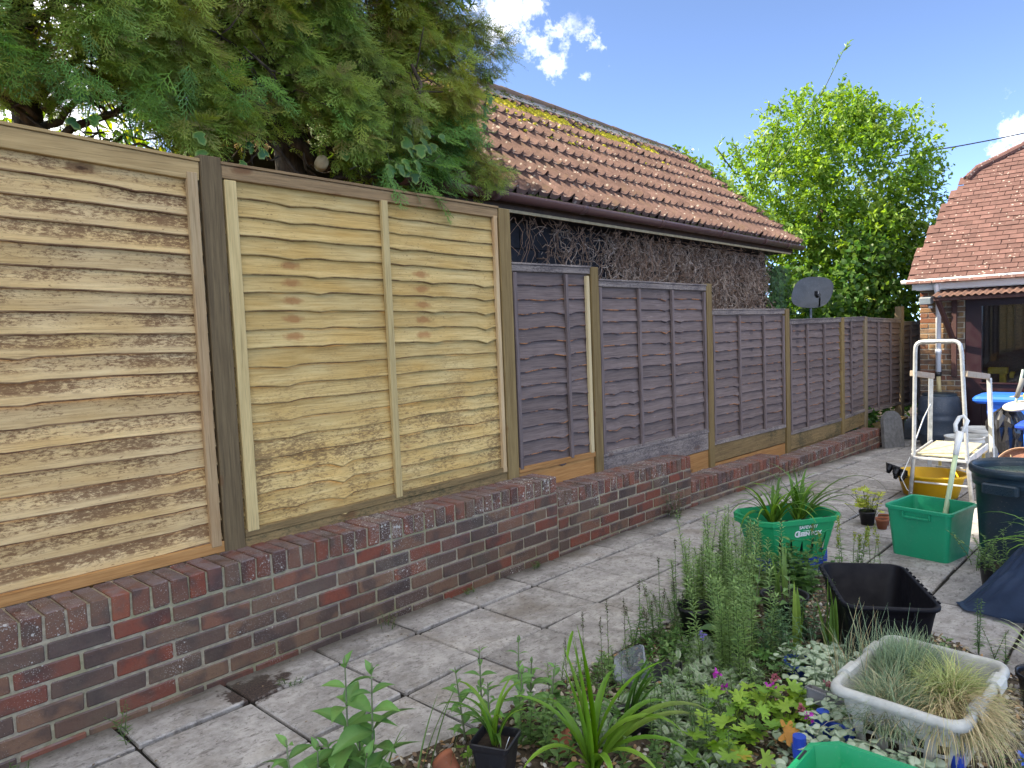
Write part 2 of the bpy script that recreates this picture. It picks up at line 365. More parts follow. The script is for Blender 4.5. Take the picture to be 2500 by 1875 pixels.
def m_slab():
    n = N('paving_concrete', .88, .25)
    pv = n.scale(n.pos, (1, 1, 1), n.rvec(9))
    a = n.noise(n.pos, 3.2, 6, .68, .4); b = n.noise(pv, 22, 6, .72); c = n.noise(n.pos, 120, 3, .7)
    col = n.mix(n.step(a, .35, .68), (.46, .44, .42), (.25, .238, .228))
    col = n.mix(n.math('MULTIPLY', n.step(b, .44, .64), .6), col, (.19, .175, .16))
    col = n.mix(n.math('MULTIPLY', n.step(n.noise(pv, 6, 6, .75), .52, .64), .6), col, (.55, .53, .50))
    col = n.mix(n.math('MULTIPLY', n.step(n.noise(n.pos, 2.4, 5, .65, .5), .52, .68), .6), col, (.20, .17, .135))
    sm = n.scale(n.pos, (14, 40, 14)); st = n.noise(sm, 1.0, 5, .7)
    col = n.mix(n.math('MULTIPLY', n.step(st, .56, .66), .65), col, (.11, .10, .09))
    col = n.mix(n.math('MULTIPLY', n.step(n.noise(n.pos, 48, 4, .7), .58, .66), .6), col, (.09, .085, .075))
    sp = n.math('LESS_THAN', n.vor(n.pos, 30), .09); col = n.mix(n.math('MULTIPLY', sp, .5), col, (.5, .5, .5))
    # damp soil spill by the wall
    dx = n.math('SUBTRACT', n.sep(n.pos, 0), 1.50); dy = n.math('SUBTRACT', n.sep(n.pos, 1), 3.04)
    dd = n.math('SQRT', n.math('ADD', n.math('MULTIPLY', dx, dx), n.math('MULTIPLY', n.math('MULTIPLY', dy, dy), 2.2)))
    dm = n.math('SUBTRACT', n.math('ADD', dd, n.math('MULTIPLY', n.math('SUBTRACT', n.noise(n.pos, 14, 5, .65), .5), .42)), .0)
    col = n.mix(n.ramp(dm, [(.13, .95), (.17, 0.0)]), col, n.mix(n.step(c, .4, .6), (.028, .02, .018), (.075, .05, .04)))
    # dirt washed against the wall foot
    wy = n.math('ADD', n.sep(n.pos, 1), n.math('MULTIPLY', n.math('SUBTRACT', n.noise(n.pos, 8, 4, .6), .5), .12))
    col = n.mix(n.math('MULTIPLY', n.ramp(n.math('SUBTRACT', wy, 2.5), [(.56, 0.0), (.69, 1.0)]), .8), col, (.07, .06, .045))
    v = n.math('ADD', n.math('MULTIPLY', n.rnd, .30), .84)
    return n.out(n.hsv(col, .5, 1.0, v), n.math('ADD', b, n.math('MULTIPLY', c, .5)), .55, .006)
m_slabm = m_slab()
def m_simple(name, c1, c2, sc=8, rough=.9, bs=.5, det=6):
    n = N(name, rough, .2); a = n.noise(n.pos, sc, det, .68)
    return n.out(n.mix(n.step(a, .35, .68), c1, c2), a, bs, .01)
m_soil = m_simple('soil', (.075, .055, .04), (.03, .022, .018), 30)
m_joint = m_simple('joint_dirt', (.030, .027, .022), (.012, .011, .009), 40)
m_white = m_plastic('white_painted', (.78, .78, .76), .35, .12)
m_pvcw = m_plastic('white_pvc', (.74, .75, .76), .3, .12)

def m_leaf(name, c=None, rough=.45, trans=.25, var=.25):
    """leaf colours come from the mesh attribute Col (real leaf colour) unless c is given"""
    n = N(name, rough, .35)
    col = n.attr('Col') if c is None else c
    a = n.noise(n.pos, 25, 3, .6)
    col = n.hsv(col, .5, 1.0, n.math('ADD', n.math('MULTIPLY', a, var*2), 1-var))
    n.out(col)
    t = n.t.nodes.new('ShaderNodeBsdfTranslucent'); n.put(t.inputs[0], n.hsv(col, .485, 1.1, 1.5))
    ms = n.t.nodes.new('ShaderNodeMixShader'); ms.inputs[0].default_value = trans
    o = n.t.nodes['Material Output']; n.t.links.new(n.b.outputs[0], ms.inputs[1]); n.t.links.new(t.outputs[0], ms.inputs[2]); n.t.links.new(ms.outputs[0], o.inputs[0])
    return n.m
m_lf = m_leaf('leaf'); m_lft = m_leaf('tree_leaf', trans=.45); m_lfs = m_leaf('leaf_silver', rough=.7, trans=.12)
m_con = m_leaf('conifer_leaf', rough=.6, trans=.3)
def m_barkf(name, a, b, sc=30):
    n = N(name, .9, .2); v = n.noise(n.scale(n.pos, (1, 1, .25)), sc, 5, .65)
    return n.out(n.mix(n.step(v, .35, .65), a, b), v, .8, .01)
m_bark = m_barkf('bark', (.10, .075, .055), (.035, .026, .02))
m_twig = m_barkf('dead_stem', (.58, .46, .37), (.24, .17, .13), 60); m_twig2 = m_barkf('dead_stem_brown', (.34, .22, .155), (.14, .09, .065), 60)
m_stem = m_barkf('green_stem', (.10, .14, .045), (.06, .07, .03))

# scattering many copies of a small template into ONE mesh
def basis(D, U):
    D = D/np.linalg.norm(D, axis=1, keepdims=True); Sd = np.cross(U, D); l = np.linalg.norm(Sd, axis=1, keepdims=True)
    Sd = np.where(l < 1e-4, np.array([[1., 0, 0]]), Sd/np.maximum(l, 1e-6)); Un = np.cross(D, Sd)
    return np.stack([D, Sd, Un], axis=2)
def scatter(T, F, P, D, U, sc, cols, vcol=None, jit=0):
    """T (k,3) template verts with x=axis, y=side, z=normal"""
    n, k = len(P), len(T); B = basis(np.asarray(D, float), np.asarray(U, float))
    sc = np.asarray(sc, float).reshape(n, -1); sc = np.repeat(sc, 3, 1) if sc.shape[1] == 1 else sc
    L = T[None]*sc[:, None, :]
    V = np.einsum('nij,nkj->nki', B, L) + np.asarray(P)[:, None, :]
    FF = (F[None]+(np.arange(n)*k)[:, None, None]).reshape(-1, F.shape[1])
    C = np.repeat(np.asarray(cols)[:, None, :], k, 1)
    if vcol is not None: C = C*(1-vcol[1][None, :, None]) + np.asarray(vcol[0])[None, None]*vcol[1][None, :, None]
    return V.reshape(-1, 3), FF, C.reshape(-1, 3)
def rdir(n, zb=0.0):
    v = RNG.normal(size=(n, 3)); v[:, 2] += zb; return v/np.linalg.norm(v, axis=1, keepdims=True)
def pick(cols, n, w=None, v=.2):
    c = np.asarray(cols, float)[RNG.choice(len(cols), n, p=w)]
    return c*(1+RNG.uniform(-v, v, (n, 1)))
# leaf templates (x axis along the leaf, folded on the midrib)
def leafT(w=.5, fold=.12, droop=.15, notch=None):
    xs = [0, .28, .62, 1.0]; ws = [.0, w*.5, w*.38, 0]
    V = []; F = []
    for x, q in zip(xs, ws):
        z = -droop*x*x; V += [(x, -q, z+fold*q*2), (x, 0, z), (x, q, z+fold*q*2)]
    for i in range(3):
        for j in (0, 1): F.append((i*3+j, i*3+j+1, (i+1)*3+j+1, (i+1)*3+j))
    return np.array(V), np.array(F)
LT, LF = leafT()
LTn, LFn = leafT(.22, .1, .3); LTw, LFw = leafT(.8, .15, .2)
LQ = np.array([(0, 0, 0), (.45, -.3, .05), (1, 0, -.1), (.45, .3, .05)]); LQF = np.array([(0, 1, 2, 3)])

# ================================================================== GROUND AND PATIO
xs = [-60, -20, -8, -4, -2, 0, 1, 2.4, 3.8, 5.4, 7.7, 10.9, 12.5, 14, 20, 40, 90, 200]
ys = [-150, -40, -8, -2, 0, 1, 2, 3, 3.45, 4, 8, 20, 60, 200]
V = [(x, y, gz(x)-.045) for y in ys for x in xs]; nx = len(xs)
F = [(j*nx+i, j*nx+i+1, (j+1)*nx+i+1, (j+1)*nx+i) for j in range(len(ys)-1) for i in range(nx-1)]
tag(link('ground', npmesh('ground', V, F, m_soil)), kind='structure')
xs2 = [-3, 0, 2.4, 3.8, 5.4, 7.7, 10.9, 12.5]
V = [(x, y, gz(x)-.016) for y in (-3, 3.3) for x in xs2]; nx = len(xs2)
patio = tag(link('patio', npmesh('patio', V, [(i, i+1, nx+i+1, nx+i) for i in range(nx-1)], m_joint)), kind='structure')
def slab_mesh(w, d, jit):
    V, F = chbox(w/2, d/2, .02, .006, jit)
    return npmesh('slab', V, F, m_slabm)
PX = .4625
svar = [slab_mesh(PX-.017, .450, .004) for _ in range(6)]; snar = [slab_mesh(PX-.017, .258, .004) for _ in range(4)]
rows = [(3.09, 0, snar)] + [(2.712-.4685*i, (0 if i < 4 else .5), svar) for i in range(9)]
for yc, st, vs in rows:
    for i in range(-4, 26):
        x = 1.44+PX*(i+.5+st)
        if x > 11.9 or (yc < 1.2 and x < .9) or (yc < .3 and x < 2.8) or (yc < -.4 and x < 4.5): continue
        if yc > 2 and x < .2: continue
        o = link('slab', random.choice(vs), patio, (x+random.uniform(-.002, .002), yc+random.uniform(-.002, .002), gz(x)-.019+random.uniform(-.003, .002)))
        o.rotation_euler = (random.uniform(-.004, .004), math.atan((gz(x-.2)-gz(x+.2))/.4), random.uniform(-.006, .006))

# ================================================================== GARDEN WALL
WY = 3.20
wall = empty('garden_wall', (3, WY+.1, 0), 'stepped low brick garden wall with soldier coping under the panel fence', 'wall')
segs = [(-.42, 3.845, .547, .547), (3.845, 5.665, .437, .412), (5.665, 7.51, .186, .137), (7.51, 10.86, .040, .008)]
CP, SP, CH = .0787, .2360, .0785
bv = lambda l, d, h, m, n=8: [npmesh('brick', *chbox(l/2, d/2, h/2, .005, .0022), m) for _ in range(n)]
strs = bv(SP-.011, .10, .0675, m_brk); halfs = bv(SP/2-.011, .10, .0675, m_brk, 4); cops = bv(CP-.010, .222, .106, m_cop, 10)
core = MB(); nb = 0
ends = []
for x0, x1, z0, z1 in segs:
    zb = gz(x1)-.12; L = x1-x0; sl = (z1-z0)/L
    core.add([(x0, WY+.007, zb), (x1-.006, WY+.007, zb), (x1-.006, WY+.215, zb), (x0, WY+.215, zb), (x0, WY+.007, z0-.010), (x1-.006, WY+.007, z1-.010), (x1-.006, WY+.215, z1-.010), (x0, WY+.215, z0-.010)],
             [(0, 3, 2, 1), (4, 5, 6, 7), (0, 1, 5, 4), (1, 2, 6, 5), (2, 3, 7, 6), (3, 0, 4, 7)])
    n = round(L/CP); cp = L/n
    for i in range(n):
        x = x0+(i+.5)*cp
        o = link('coping_brick', random.choice(cops), wall, (x, WY+.109+random.uniform(-.004, .004), z0+sl*(x-x0)-.053+random.uniform(-.0025, .002)))
        o.rotation_euler = (random.uniform(-.012, .012), random.uniform(-.012, .012), random.uniform(-.008, .008))
    c = 0
    while True:
        zc = -.107-.011-.0675/2-c*CH
        if z0+zc+.03 < min(gz(x0), gz(x1)): break
        nh = round(L/(SP/2)); ph = L/nh; hcur = 0
        while hcur < nh:
            if (hcur == 0 and c % 2) or hcur == nh-1: vs = halfs; wdt = 1
            else: vs = strs; wdt = 2
            xc = x0+(hcur+wdt/2)*ph
            if z0+sl*(xc-x0)+zc+.035 > gz(xc)-.01:
                o = link('brick', random.choice(vs), wall, (xc, WY+.05+random.uniform(-.003, .002), z0+sl*(xc-x0)+zc+random.uniform(-.002, .002)))
                o.rotation_euler = (0, -math.atan(sl)+random.uniform(-.005, .005), random.uniform(-.006, .006)); nb += 1
            hcur += wdt
        c += 1
    # end face bricks laid behind the face
    for k in range(c):
        z = z1-.107-.011-.034-k*CH
        if z > gz(x1)-.02: ends.append((x1-.108, z))
core.build('mortar', m_mort, wall)

# far low planter wall and its standing stone beyond the end of the garden wall
pw = empty('planter_wall', (11.6, 3.3, gz(11.6)), 'dark low brick wall of the far planting bed beside the rounded stone', 'wall')
cm = MB().box((11.75, 3.45, -.24), (1.5, .12, .40)); cm.build('mortar', m_mort, pw)
for c in range(4):
    for i in range(6):
        x = 11.12+SP*(i+.5*(c % 2))
        if x < 12.4: link('brick', random.choice(strs), pw, (x, 3.425, -.10-c*CH))
cpl = MB().box((11.75, 3.40, -.045), (1.6, .22, .035), ch=.006); cpl.build('coping', m_gravel_bd, pw)
st = MB(); ring = [(.19*math.cos(t), .33+.16*math.sin(t)) for t in np.linspace(0, math.pi, 11)]
out = [(.20, -.1)]+ring+[(-.20, -.1)]
st.add([(x, -.025, z) for x, z in out]+[(x, .025, z) for x, z in out], [tuple(range(len(out))), tuple(range(2*len(out)-1, len(out)-1, -1))]+[(i, len(out)+i, len(out)+(i+1) % len(out), (i+1) % len(out)) for i in range(len(out))])
m_conc = m_simple('concrete_grey', (.19, .185, .175), (.11, .105, .10), 20)
stone = tag(st.build('paving_stone', m_conc, None, loc=(10.98, 3.06, gz(11)+.02), rot=(R(-8), R(3), R(-22))), 'grey round-topped stone leaning against the far end of the brick wall', 'stone')

# ================================================================== FENCE
fence = empty('panel_fence', (6, 3.45, 0), 'stepped garden fence of new tan panels and old purple-grey painted panels between posts', 'fence')
def slat_mesh(L, h, mat, knots, amp, seed, xs=26, ragged=0.0):
    rr = random.Random(seed)
    V = []; F = []
    ph = [rr.uniform(0, 6.28) for _ in range(4)]
    for i in range(xs+1):
        x = L*i/xs
        w = amp*(.45*math.sin(x*3.1/1+ph[0])+.3*math.sin(x*7.3+ph[1])+.15*math.sin(x*17+ph[2]))
        bul = .0
        for kx, ka, kw in knots:
            g = math.exp(-((x-kx)/kw)**2); w -= ka*g; bul += .006*g*(ka/.01)
        w += rr.uniform(-1, 1)*ragged
        by = .006+bul
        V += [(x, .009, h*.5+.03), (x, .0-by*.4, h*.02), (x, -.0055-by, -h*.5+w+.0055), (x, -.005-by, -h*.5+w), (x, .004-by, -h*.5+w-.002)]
    MI = []
    for i in range(xs):
        for j in range(4):
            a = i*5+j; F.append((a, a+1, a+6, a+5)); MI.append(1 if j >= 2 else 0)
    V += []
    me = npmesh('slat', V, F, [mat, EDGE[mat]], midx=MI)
    return me
def panel(x0, x1, t0, t1, b0, b1, n, ms, mrail, mcap, mside, mbat, bats, sidew, log0, rail_h=.045, railbot=True, capm=None, amp=.008, nk=3, bwid=.032, latbot=None, cap=True, sagz=0, rows_=None):
    L = x1-x0; yF = 3.425
    lr = random.Random(log0*31+5)
    logs = []
    k = 0
    while k < n:
        m = lr.choice([4, 5, 6, 7]); kn = [(lr.uniform(.1, L-.1), lr.uniform(.006, .017), lr.uniform(.03, .07)) for _ in range(nk)]
        logs.append((k, m, kn, lr.uniform(.7, 1.3))); k += m
    pit0 = (t0-rail_h-b0-.01)/n; sl = ((b1+t1)-(b0+t0))/2/L
    for i in range(n):
        lg = [q for q in logs if q[0] <= i < q[0]+q[1]][0]; li = logs.index(lg)
        knots = [(kx+.006*(i-lg[0]), ka*lg[3]*lr.uniform(.6, 1.2), kw) for kx, ka, kw in lg[2]]
        me = slat_mesh(L, pit0, ms, knots, amp*lr.uniform(.5, 1.2), (log0*7+li*3) if lr.random() < .9 else i+log0, ragged=.0008)
        fr = (i+.5)/n
        zl = b0+(t0-rail_h-b0)*fr; zr = b1+(t1-rail_h-b1)*fr
        o = link('slat', me, fence, (x0, 3.438+lr.uniform(-.0015, .0015), zl+lr.uniform(-.003, .003)), (lr.uniform(-.02, .02), -math.atan((zr-zl)/L), 0), seed=lr.uniform(0, 10))
        o['log'] = float(log0+li*1.37)
    if n:
        bt = MB().box(((x0+x1)/2, 3.452, (t0+b0)/2-.01), (L, .004, t0-b0-.05)); # dark felt-like back so no light shows between boards
    ro = MB().bar((x0, yF, t0-rail_h/2-.012), (x1, yF, t1-rail_h/2-.012), .030, rail_h, ch=.003); ro.build('top_rail', mrail, fence, seed=log0*.3)
    if cap: MB().bar((x0-.003, yF+.008, t0-.004), (x1+.003, yF+.008, t1-.004), .062, .014, ch=.002).build('cap', mcap, fence, seed=log0*.7)
    if railbot: MB().bar((x0, yF, b0+.012), (x1, yF, b1+.012), .030, .040, ch=.003).build('bottom_rail', mrail if latbot is None else latbot, fence, seed=log0*.9)
    for sx, w, m in sidew:
        MB().box((0, 0, 0), (w, .026, t0-b0-rail_h-.035), ch=.003).build('side_batten', m or mside, fence, loc=(sx, yF-.006, (t0+b0-rail_h)/2+sl*(sx-x0)), seed=sx, rot=(0, R(random.uniform(-.15, .15)), 0))
    for bx in bats:
        MB().box((0, 0, 0), (bwid, .024, t0-b0-rail_h-.03), ch=.003).build('batten', mbat, fence, loc=(bx, yF-.010, (t0+b0-rail_h)/2+sl*(bx-x0)), seed=bx, rot=(0, R(random.uniform(-.2, .2)), 0))
panel(-.25, 1.588, 2.485, 2.402, .605, .601, 19, m_fenceA, m_railA, m_railA, m_frameA, m_frameA, [.35], [(1.550, .050, m_frameA)], 1, rail_h=.085, railbot=False, nk=2, amp=.006)
panel(1.695, 3.585, 2.404, 2.374, .598, .602, 19, m_fenceB, m_railB, m_railB, m_frameB, m_frameB, [2.650], [(1.737, .060, m_frameB), (3.556, .034, m_frameA)], 2, rail_h=.062, nk=3, amp=.011, latbot=m_gravel_bd, bwid=.045)
panel(3.70, 4.580, 2.012, 2.019, .575, .560, 14, m_purple, m_cap, m_cap, m_purplez, m_purplez, [4.288], [(3.728, .036, None), (4.545, .036, m_strip)], 3, latbot=m_raw)
panel(4.685, 6.398, 1.925, 1.913, .535, .515, 14, m_purple, m_cap, m_cap, m_purplez, m_purplez, [5.25, 5.78], [(4.705, .036, None), (6.365, .036, m_purplez)], 4, latbot=m_cap)
panel(6.50, 8.200, 1.683, 1.677, .375, .340, 14, m_purple, m_cap, m_cap, m_purplez, m_purplez, [7.08, 7.66], [(6.53, .036, None), (8.17, .036, None)], 5, latbot=m_cap)
panel(8.34, 9.990, 1.557, 1.555, .235, .205, 14, m_purple, m_cap, m_cap, m_purplez, m_purplez, [8.86, 9.41], [(8.37, .036, None)], 6, latbot=m_cap)
panel(10.11, 10.915, 1.554, 1.556, .215, .230, 14, m_purple, m_cap, m_cap, m_purplez, m_purplez, [10.38], [], 7, latbot=m_cap)
panel(11.03, 12.65, 1.540, 1.492, .190, .160, 14, m_purple, m_cap, m_cap, m_purplez, m_purplez, [11.54, 12.12], [], 8, latbot=m_cap)
panel(12.80, 14.4, 1.450, 1.440, .10, .08, 13, m_purple, m_cap, m_cap, m_purplez, m_purplez, [13.2, 13.7], [], 9)
for x, w, zt, zb, m in ((-.305, .10, 2.50, 0, m_post), (1.641, .104, 2.425, .40, m_post), (3.642, .108, 2.366, .40, m_postB), (4.632, .098, 2.016, .3, m_postB), (6.449, .100, 1.924, -.02, m_postB),
                     (8.268, .105, 1.678, -.05, m_postB), (10.049, .105, 1.556, -.1, m_postB), (10.973, .105, 1.556, -.15, m_postC), (12.725, .14, 1.692, -.3, m_postC), (14.45, .1, 1.6, -.3, m_post)):
    MB().box((0, 0, 0), (w, .10, zt-zb), ch=.004).build('post', m, fence, loc=(x, 3.455, (zt+zb)/2), seed=x, rot=(0, R(.15 if x < 5 else 0), 0))
for x0, x1, a0, a1, h, m, dy in ((1.695, 3.585, .588, .592, .055, m_gravel_bd, .004), (-.25, 1.588, .602, .600, .052, m_raw, -.004), (3.70, 4.58, .566, .560, .17, m_raw, .012), (4.685, 6.398, .524, .512, .17, m_cap, .006), (4.685, 6.398, .345, .335, .22, m_raw, .010),
                                (6.50, 8.2, .364, .330, .17, m_gravel_bd, .008), (6.50, 8.2, .185, .15, .13, m_raw, .012), (8.34, 9.99, .222, .194, .17, m_gravel_bd, .008), (10.11, 10.915, .204, .219, .18, m_gravel_bd, .008), (8.34, 9.99, .04, .02, .1, m_gravel_bd, .012)):
    MB().bar((x0, 3.425+dy, a0-h/2), (x1, 3.425+dy, a1-h/2), .022, h, ch=.003).build('gravel_board', m, fence, seed=x0)

# ================================================================== BARN behind the fence
BU = Vector((.9988, .0490, 0)); BV = Vector((-.0490, .9988, 0)); BG = Vector((10.365, 4.168, 0))
def bp(s, v, z): return BG+BU*s+BV*v+Vector((0, 0, z))
barn = empty('barn', bp(-3.6, 2, -.3), 'old barn with brown pantile roof, mossy ridge and brown gutter behind the fence', 'barn')
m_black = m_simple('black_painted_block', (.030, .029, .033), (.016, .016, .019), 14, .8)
m_tile = (lambda n: n.out(
    n.hsv((lambda c: n.mix(n.math('MULTIPLY', n.math('LESS_THAN', n.vor(n.pos, 17), n.math('SUBTRACT', n.math('MULTIPLY', n.noise(n.pos, 3, 3, .6), .62), .13)), .7), c, (.42, .37, .31)))(
        n.mix(n.math('MULTIPLY', n.step(n.noise(n.pos, 5, 5, .65), .55, .72), .5),
              n.mix(n.math('MULTIPLY', n.step(n.noise(n.pos, 60, 4, .7), .45, .7), .5), n.mix(n.step(n.noise(n.pos, 9, 5, .65), .35, .65), (.20, .122, .102), (.13, .080, .068)), (.07, .048, .042)), (.18, .125, .07))),
          .5, 1.0, n.math('ADD', n.math('MULTIPLY', n.rnd, .3), .85)), n.noise(n.pos, 50, 5, .7), .5, .006))(N('pantile', .9, .15))
m_slate = m_simple('grey_slate', (.22, .22, .23), (.12, .12, .12), 12)
m_ridge = m_simple('ridge_brown', (.17, .10, .07), (.10, .085, .07), 10)
m_brown = m_plastic('brown_pvc', (.105, .052, .048), .35, .12)
m_timber = m_simple('pale_timber', (.45, .36, .22), (.28, .22, .13), 15)
SL, SR = -7.35, 0.0
wl = MB()
def bbox(mb, s0, s1, v0, v1, z0, z1):
    P = [bp(s, v, z) for s in (s0, s1) for v in (v0, v1) for z in (z0, z1)]
    mb.add(P, [(0, 1, 3, 2), (4, 6, 7, 5), (0, 4, 5, 1), (2, 3, 7, 6), (0, 2, 6, 4), (1, 5, 7, 3)])
bbox(wl, SL+.1, -.28, .30, 3.3, -.5, 2.52)
wl.add([bp(-.28, .30, 2.52), bp(-.28, 3.3, 2.52), bp(-.28, 1.80, 3.95)], [(0, 1, 2)])
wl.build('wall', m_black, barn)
blk = npmesh('block', *chbox(.22, .02, .104, .004), m_black); ang = math.atan2(BU.y, BU.x)
for c in range(7):
    for i in range(11):
        s = -7.3+.45*(i+.5*(c % 2))
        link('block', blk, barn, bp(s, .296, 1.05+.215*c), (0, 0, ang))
rs = MB(); th = .03
EV, EZ, RV, RZ = -.03, 2.60, 1.80, 4.19
bks = [bp(SL, EV, EZ), bp(SR, EV, EZ), bp(SR, RV, RZ), bp(SL, RV, RZ+.06), bp(SL, 3.65, 2.60), bp(SR, 3.65, 2.60)]
dn_ = Vector((0, 0, -.05))
rs.add(bks+[b+dn_ for b in bks], [(0, 1, 2, 3), (3, 2, 5, 4), (6, 9, 8, 7), (9, 10, 11, 8), (0, 6, 7, 1), (1, 7, 8, 2), (2, 8, 11, 5), (4, 10, 9, 3), (3, 9, 6, 0), (5, 11, 10, 4)])
rs.build('roof', m_simple('roof_underlay', (.08, .06, .05), (.05, .04, .035)), barn)
slope = Vector((0, RV-EV, RZ-EZ)).normalized(); sdir = (BV*slope.y+Vector((0, 0, slope.z))).normalized(); nrm = BU.cross(sdir)
if nrm.z < 0: nrm = -nrm
SLEN = math.hypot(RV-EV, RZ-EZ)
TW, GA = .2895, SLEN/7
def pantile():
    n = 14; V = []; F = []
    prof = [.036*max(0.0, math.cos(2*math.pi*(x/n*2)+math.pi*.0))**1.0 for x in range(n+1)]
    zs = []
    for i in range(n+1):
        x = TW*i/n; ph = (i/n*2) % 1.0
        z = .047*max(0.0, math.cos(math.pi*min(ph, 1-ph)/.33/1.0) if min(ph, 1-ph) < .165 else 0.0)
        zs.append((x, z))
    jt = [random.uniform(-.004, .004) for _ in zs]
    ex = .012*random.uniform(-1, 1)
    for (x, z), j in zip(zs, jt): V.append((x, -.03+j+ex, z+.012))       # tail underside
    for (x, z), j in zip(zs, jt): V.append((x, -.03+j+ex, z+.052))       # tail top
    for (x, z) in zs: V.append((x, GA*.5, z+.020))
    for (x, z) in zs: V.append((x, GA+.02, z*.9+.004))
    m = n+1
    for r_ in range(3):
        for i in range(n): F.append((r_*m+i, r_*m+i+1, (r_+1)*m+i+1, (r_+1)*m+i))
    return npmesh('pantile', V, F, m_tile)
tvar = [pantile() for _ in range(8)]
Mrot = Matrix((BU, sdir, nrm)).transposed()
ntl = int((SR-SL)/TW)
for r_ in range(7):
    for i in range(ntl):
        s = SR-TW*(i+1)+.03; sag = -.018*math.sin(math.pi*(s-SL)/(SR-SL))*(r_/7)
        p = BG+BU*s+BV*EV+Vector((0, 0, EZ))+sdir*(GA*r_)+nrm*(.004+sag)
        o = link('pantile', random.choice(tvar), barn, p, (Mrot @ Matrix.Rotation(random.uniform(-.010, .010), 3, 'Z') @ Matrix.Rotation(random.uniform(-.012, .012), 3, 'X')).to_euler())
for i in range(17):
    s = SR-.46*(i+1); z = RZ-.018+.028*(-s/7.7)*2
    m = MB(); P = []
    for a in (0, .46):
        rr_ = .125 if a == 0 else .115
        P.append([Vector((a, rr_*math.cos(t), rr_*.85*math.sin(t)-.03)) for t in np.linspace(-.1, math.pi+.1, 9)])
    m.add(P[0]+P[1], [(k, k+1, 9+k+1, 9+k) for k in range(8)]+[tuple(range(8, -1, -1))]); m.build('ridge_tile', m_ridge, barn, loc=bp(s, RV, z), rot=(random.uniform(-.02, .02), random.uniform(-.01, .01), ang))
for i in range(20):   # grey slates flashed in under the ridge
    s = SR-.38*(i+1); 
    if random.random() < .12: continue
    q, ff = chbox(.17, .13, .007, .003, .006); me = npmesh('slate', q, ff, m_slate)
    link('slate', me, barn, BG+BU*(s+.19)+BV*EV+Vector((0, 0, EZ))+sdir*(SLEN-.17+random.uniform(-.02, .02))+nrm*.062, (Mrot @ Matrix.Rotation(random.uniform(-.06, .06), 3, 'Z') @ Matrix.Rotation(-.05, 3, 'X')).to_euler())
# gutter: half round channel with union brackets
gv, gzz = -.085, 2.560
g = MB(); pr = [(.058*math.cos(t), .058*math.sin(t)) for t in np.linspace(math.pi, 2*math.pi, 11)]; pr += [(.054*math.cos(t), .054*math.sin(t)+.0) for t in np.linspace(2*math.pi, math.pi, 11)]
rr_ = lambda s, k=1.0: [bp(s, gv+a*k, gzz+b*k+.008) for a, b in pr]
g.loft([rr_(SL), rr_(SR+.05)], True, True); g.build('gutter', m_brown, barn, True)
for s in (-7.3, -6.45, -5.35, -4.0, -2.62, -1.35, -.55):
    b = MB(); b.loft([rr_(s-.035, 1.09), rr_(s+.035, 1.09)], True, True); b.build('gutter_bracket', m_brown, barn, True)
f = MB(); bbox(f, SL, SR-.05, .0, .02, 2.475, 2.585); f.build('fascia', m_simple('fascia_dark', (.07, .045, .035), (.04, .03, .025)), barn)
f = MB(); bbox(f, SL, SR-.15, -.012, .006, 2.452, 2.474); f.build('batten', m_timber, barn)
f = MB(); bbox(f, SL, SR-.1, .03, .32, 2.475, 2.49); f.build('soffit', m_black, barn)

# yellow moss cushions on the upper tiles
m_moss = m_simple('moss_yellow', (.50, .42, .03), (.24, .22, .03), 40, 1.0, 1.0)
ico = [(0, 0, .6)]+[(math.cos(t)*.6, math.sin(t)*.6, .38) for t in np.linspace(0, 2*math.pi, 7)[:-1]]+[(math.cos(t), math.sin(t), -.1) for t in np.linspace(.5, .5+2*math.pi, 7)[:-1]]
ico = np.array(ico); icf = [(0, 1+i, 1+(i+1) % 6) for i in range(6)]+[(1+i, 7+i, 1+(i+1) % 6) for i in range(6)]+[(7+i, 7+(i+1) % 6, 1+(i+1) % 6) for i in range(6)]
P = []; sc = []
for k in range(9000):
    s = RNG.uniform(SL, -1.2); 
    hgt = (SLEN-.30-abs(RNG.normal(0, .12)) if RNG.random() < .80 else SLEN-RNG.uniform(.3, 1.1)) 
    dens = .5+.5*math.sin(s*5.1+1)+.4*math.sin(s*13+2)+(.55 if s < -3.4 else .1)
    if RNG.random() > dens: continue
    if hgt < SLEN-.65 and RNG.random() < .6: continue
    ph = ((SR+.03-s)/TW*2) % 1
    bz = .032 if min(ph, 1-ph) < .17 else .012
    P.append(bp(s, EV, EZ)+sdir*hgt+nrm*(bz+.012)); sc.append(RNG.uniform(.014, .038))
P = np.array(P); n_ = len(P)
V, F, C = scatter(ico[:, [0, 1, 2]], np.array(icf), P, np.tile(np.array(BU), (n_, 1)), np.tile(np.array(nrm), (n_, 1)), sc, np.ones((n_, 3)))
tag(link('moss', npmesh('moss', V, F, m_moss, True), barn), kind='stuff')
m_mossd = m_simple('moss_green', (.10, .115, .03), (.05, .05, .02), 40, 1.0, 1.0)
P = []; sc = []
for k in range(4200):
    s = RNG.uniform(SL, -.3); r_ = RNG.integers(0, 8); hgt = GA*r_+RNG.normal(-.02, .012) if r_ < 7 else SLEN+RNG.uniform(-.32, -.02)
    if r_ < 7 and RNG.random() < .3: continue
    P.append(bp(s, EV, EZ)+sdir*hgt+nrm*(.02 if r_ < 7 else .07)); sc.append(RNG.uniform(.005, .014) if r_ < 7 else RNG.uniform(.008, .022))
P = np.array(P); n_ = len(P)
V, F, C = scatter(ico, np.array(icf), P, np.tile(np.array(BU), (n_, 1)), np.tile(np.array(nrm), (n_, 1)), sc, np.ones((n_, 3)))
tag(link('dark_moss', npmesh('dark_moss', V, F, m_mossd, True), barn), kind='stuff')

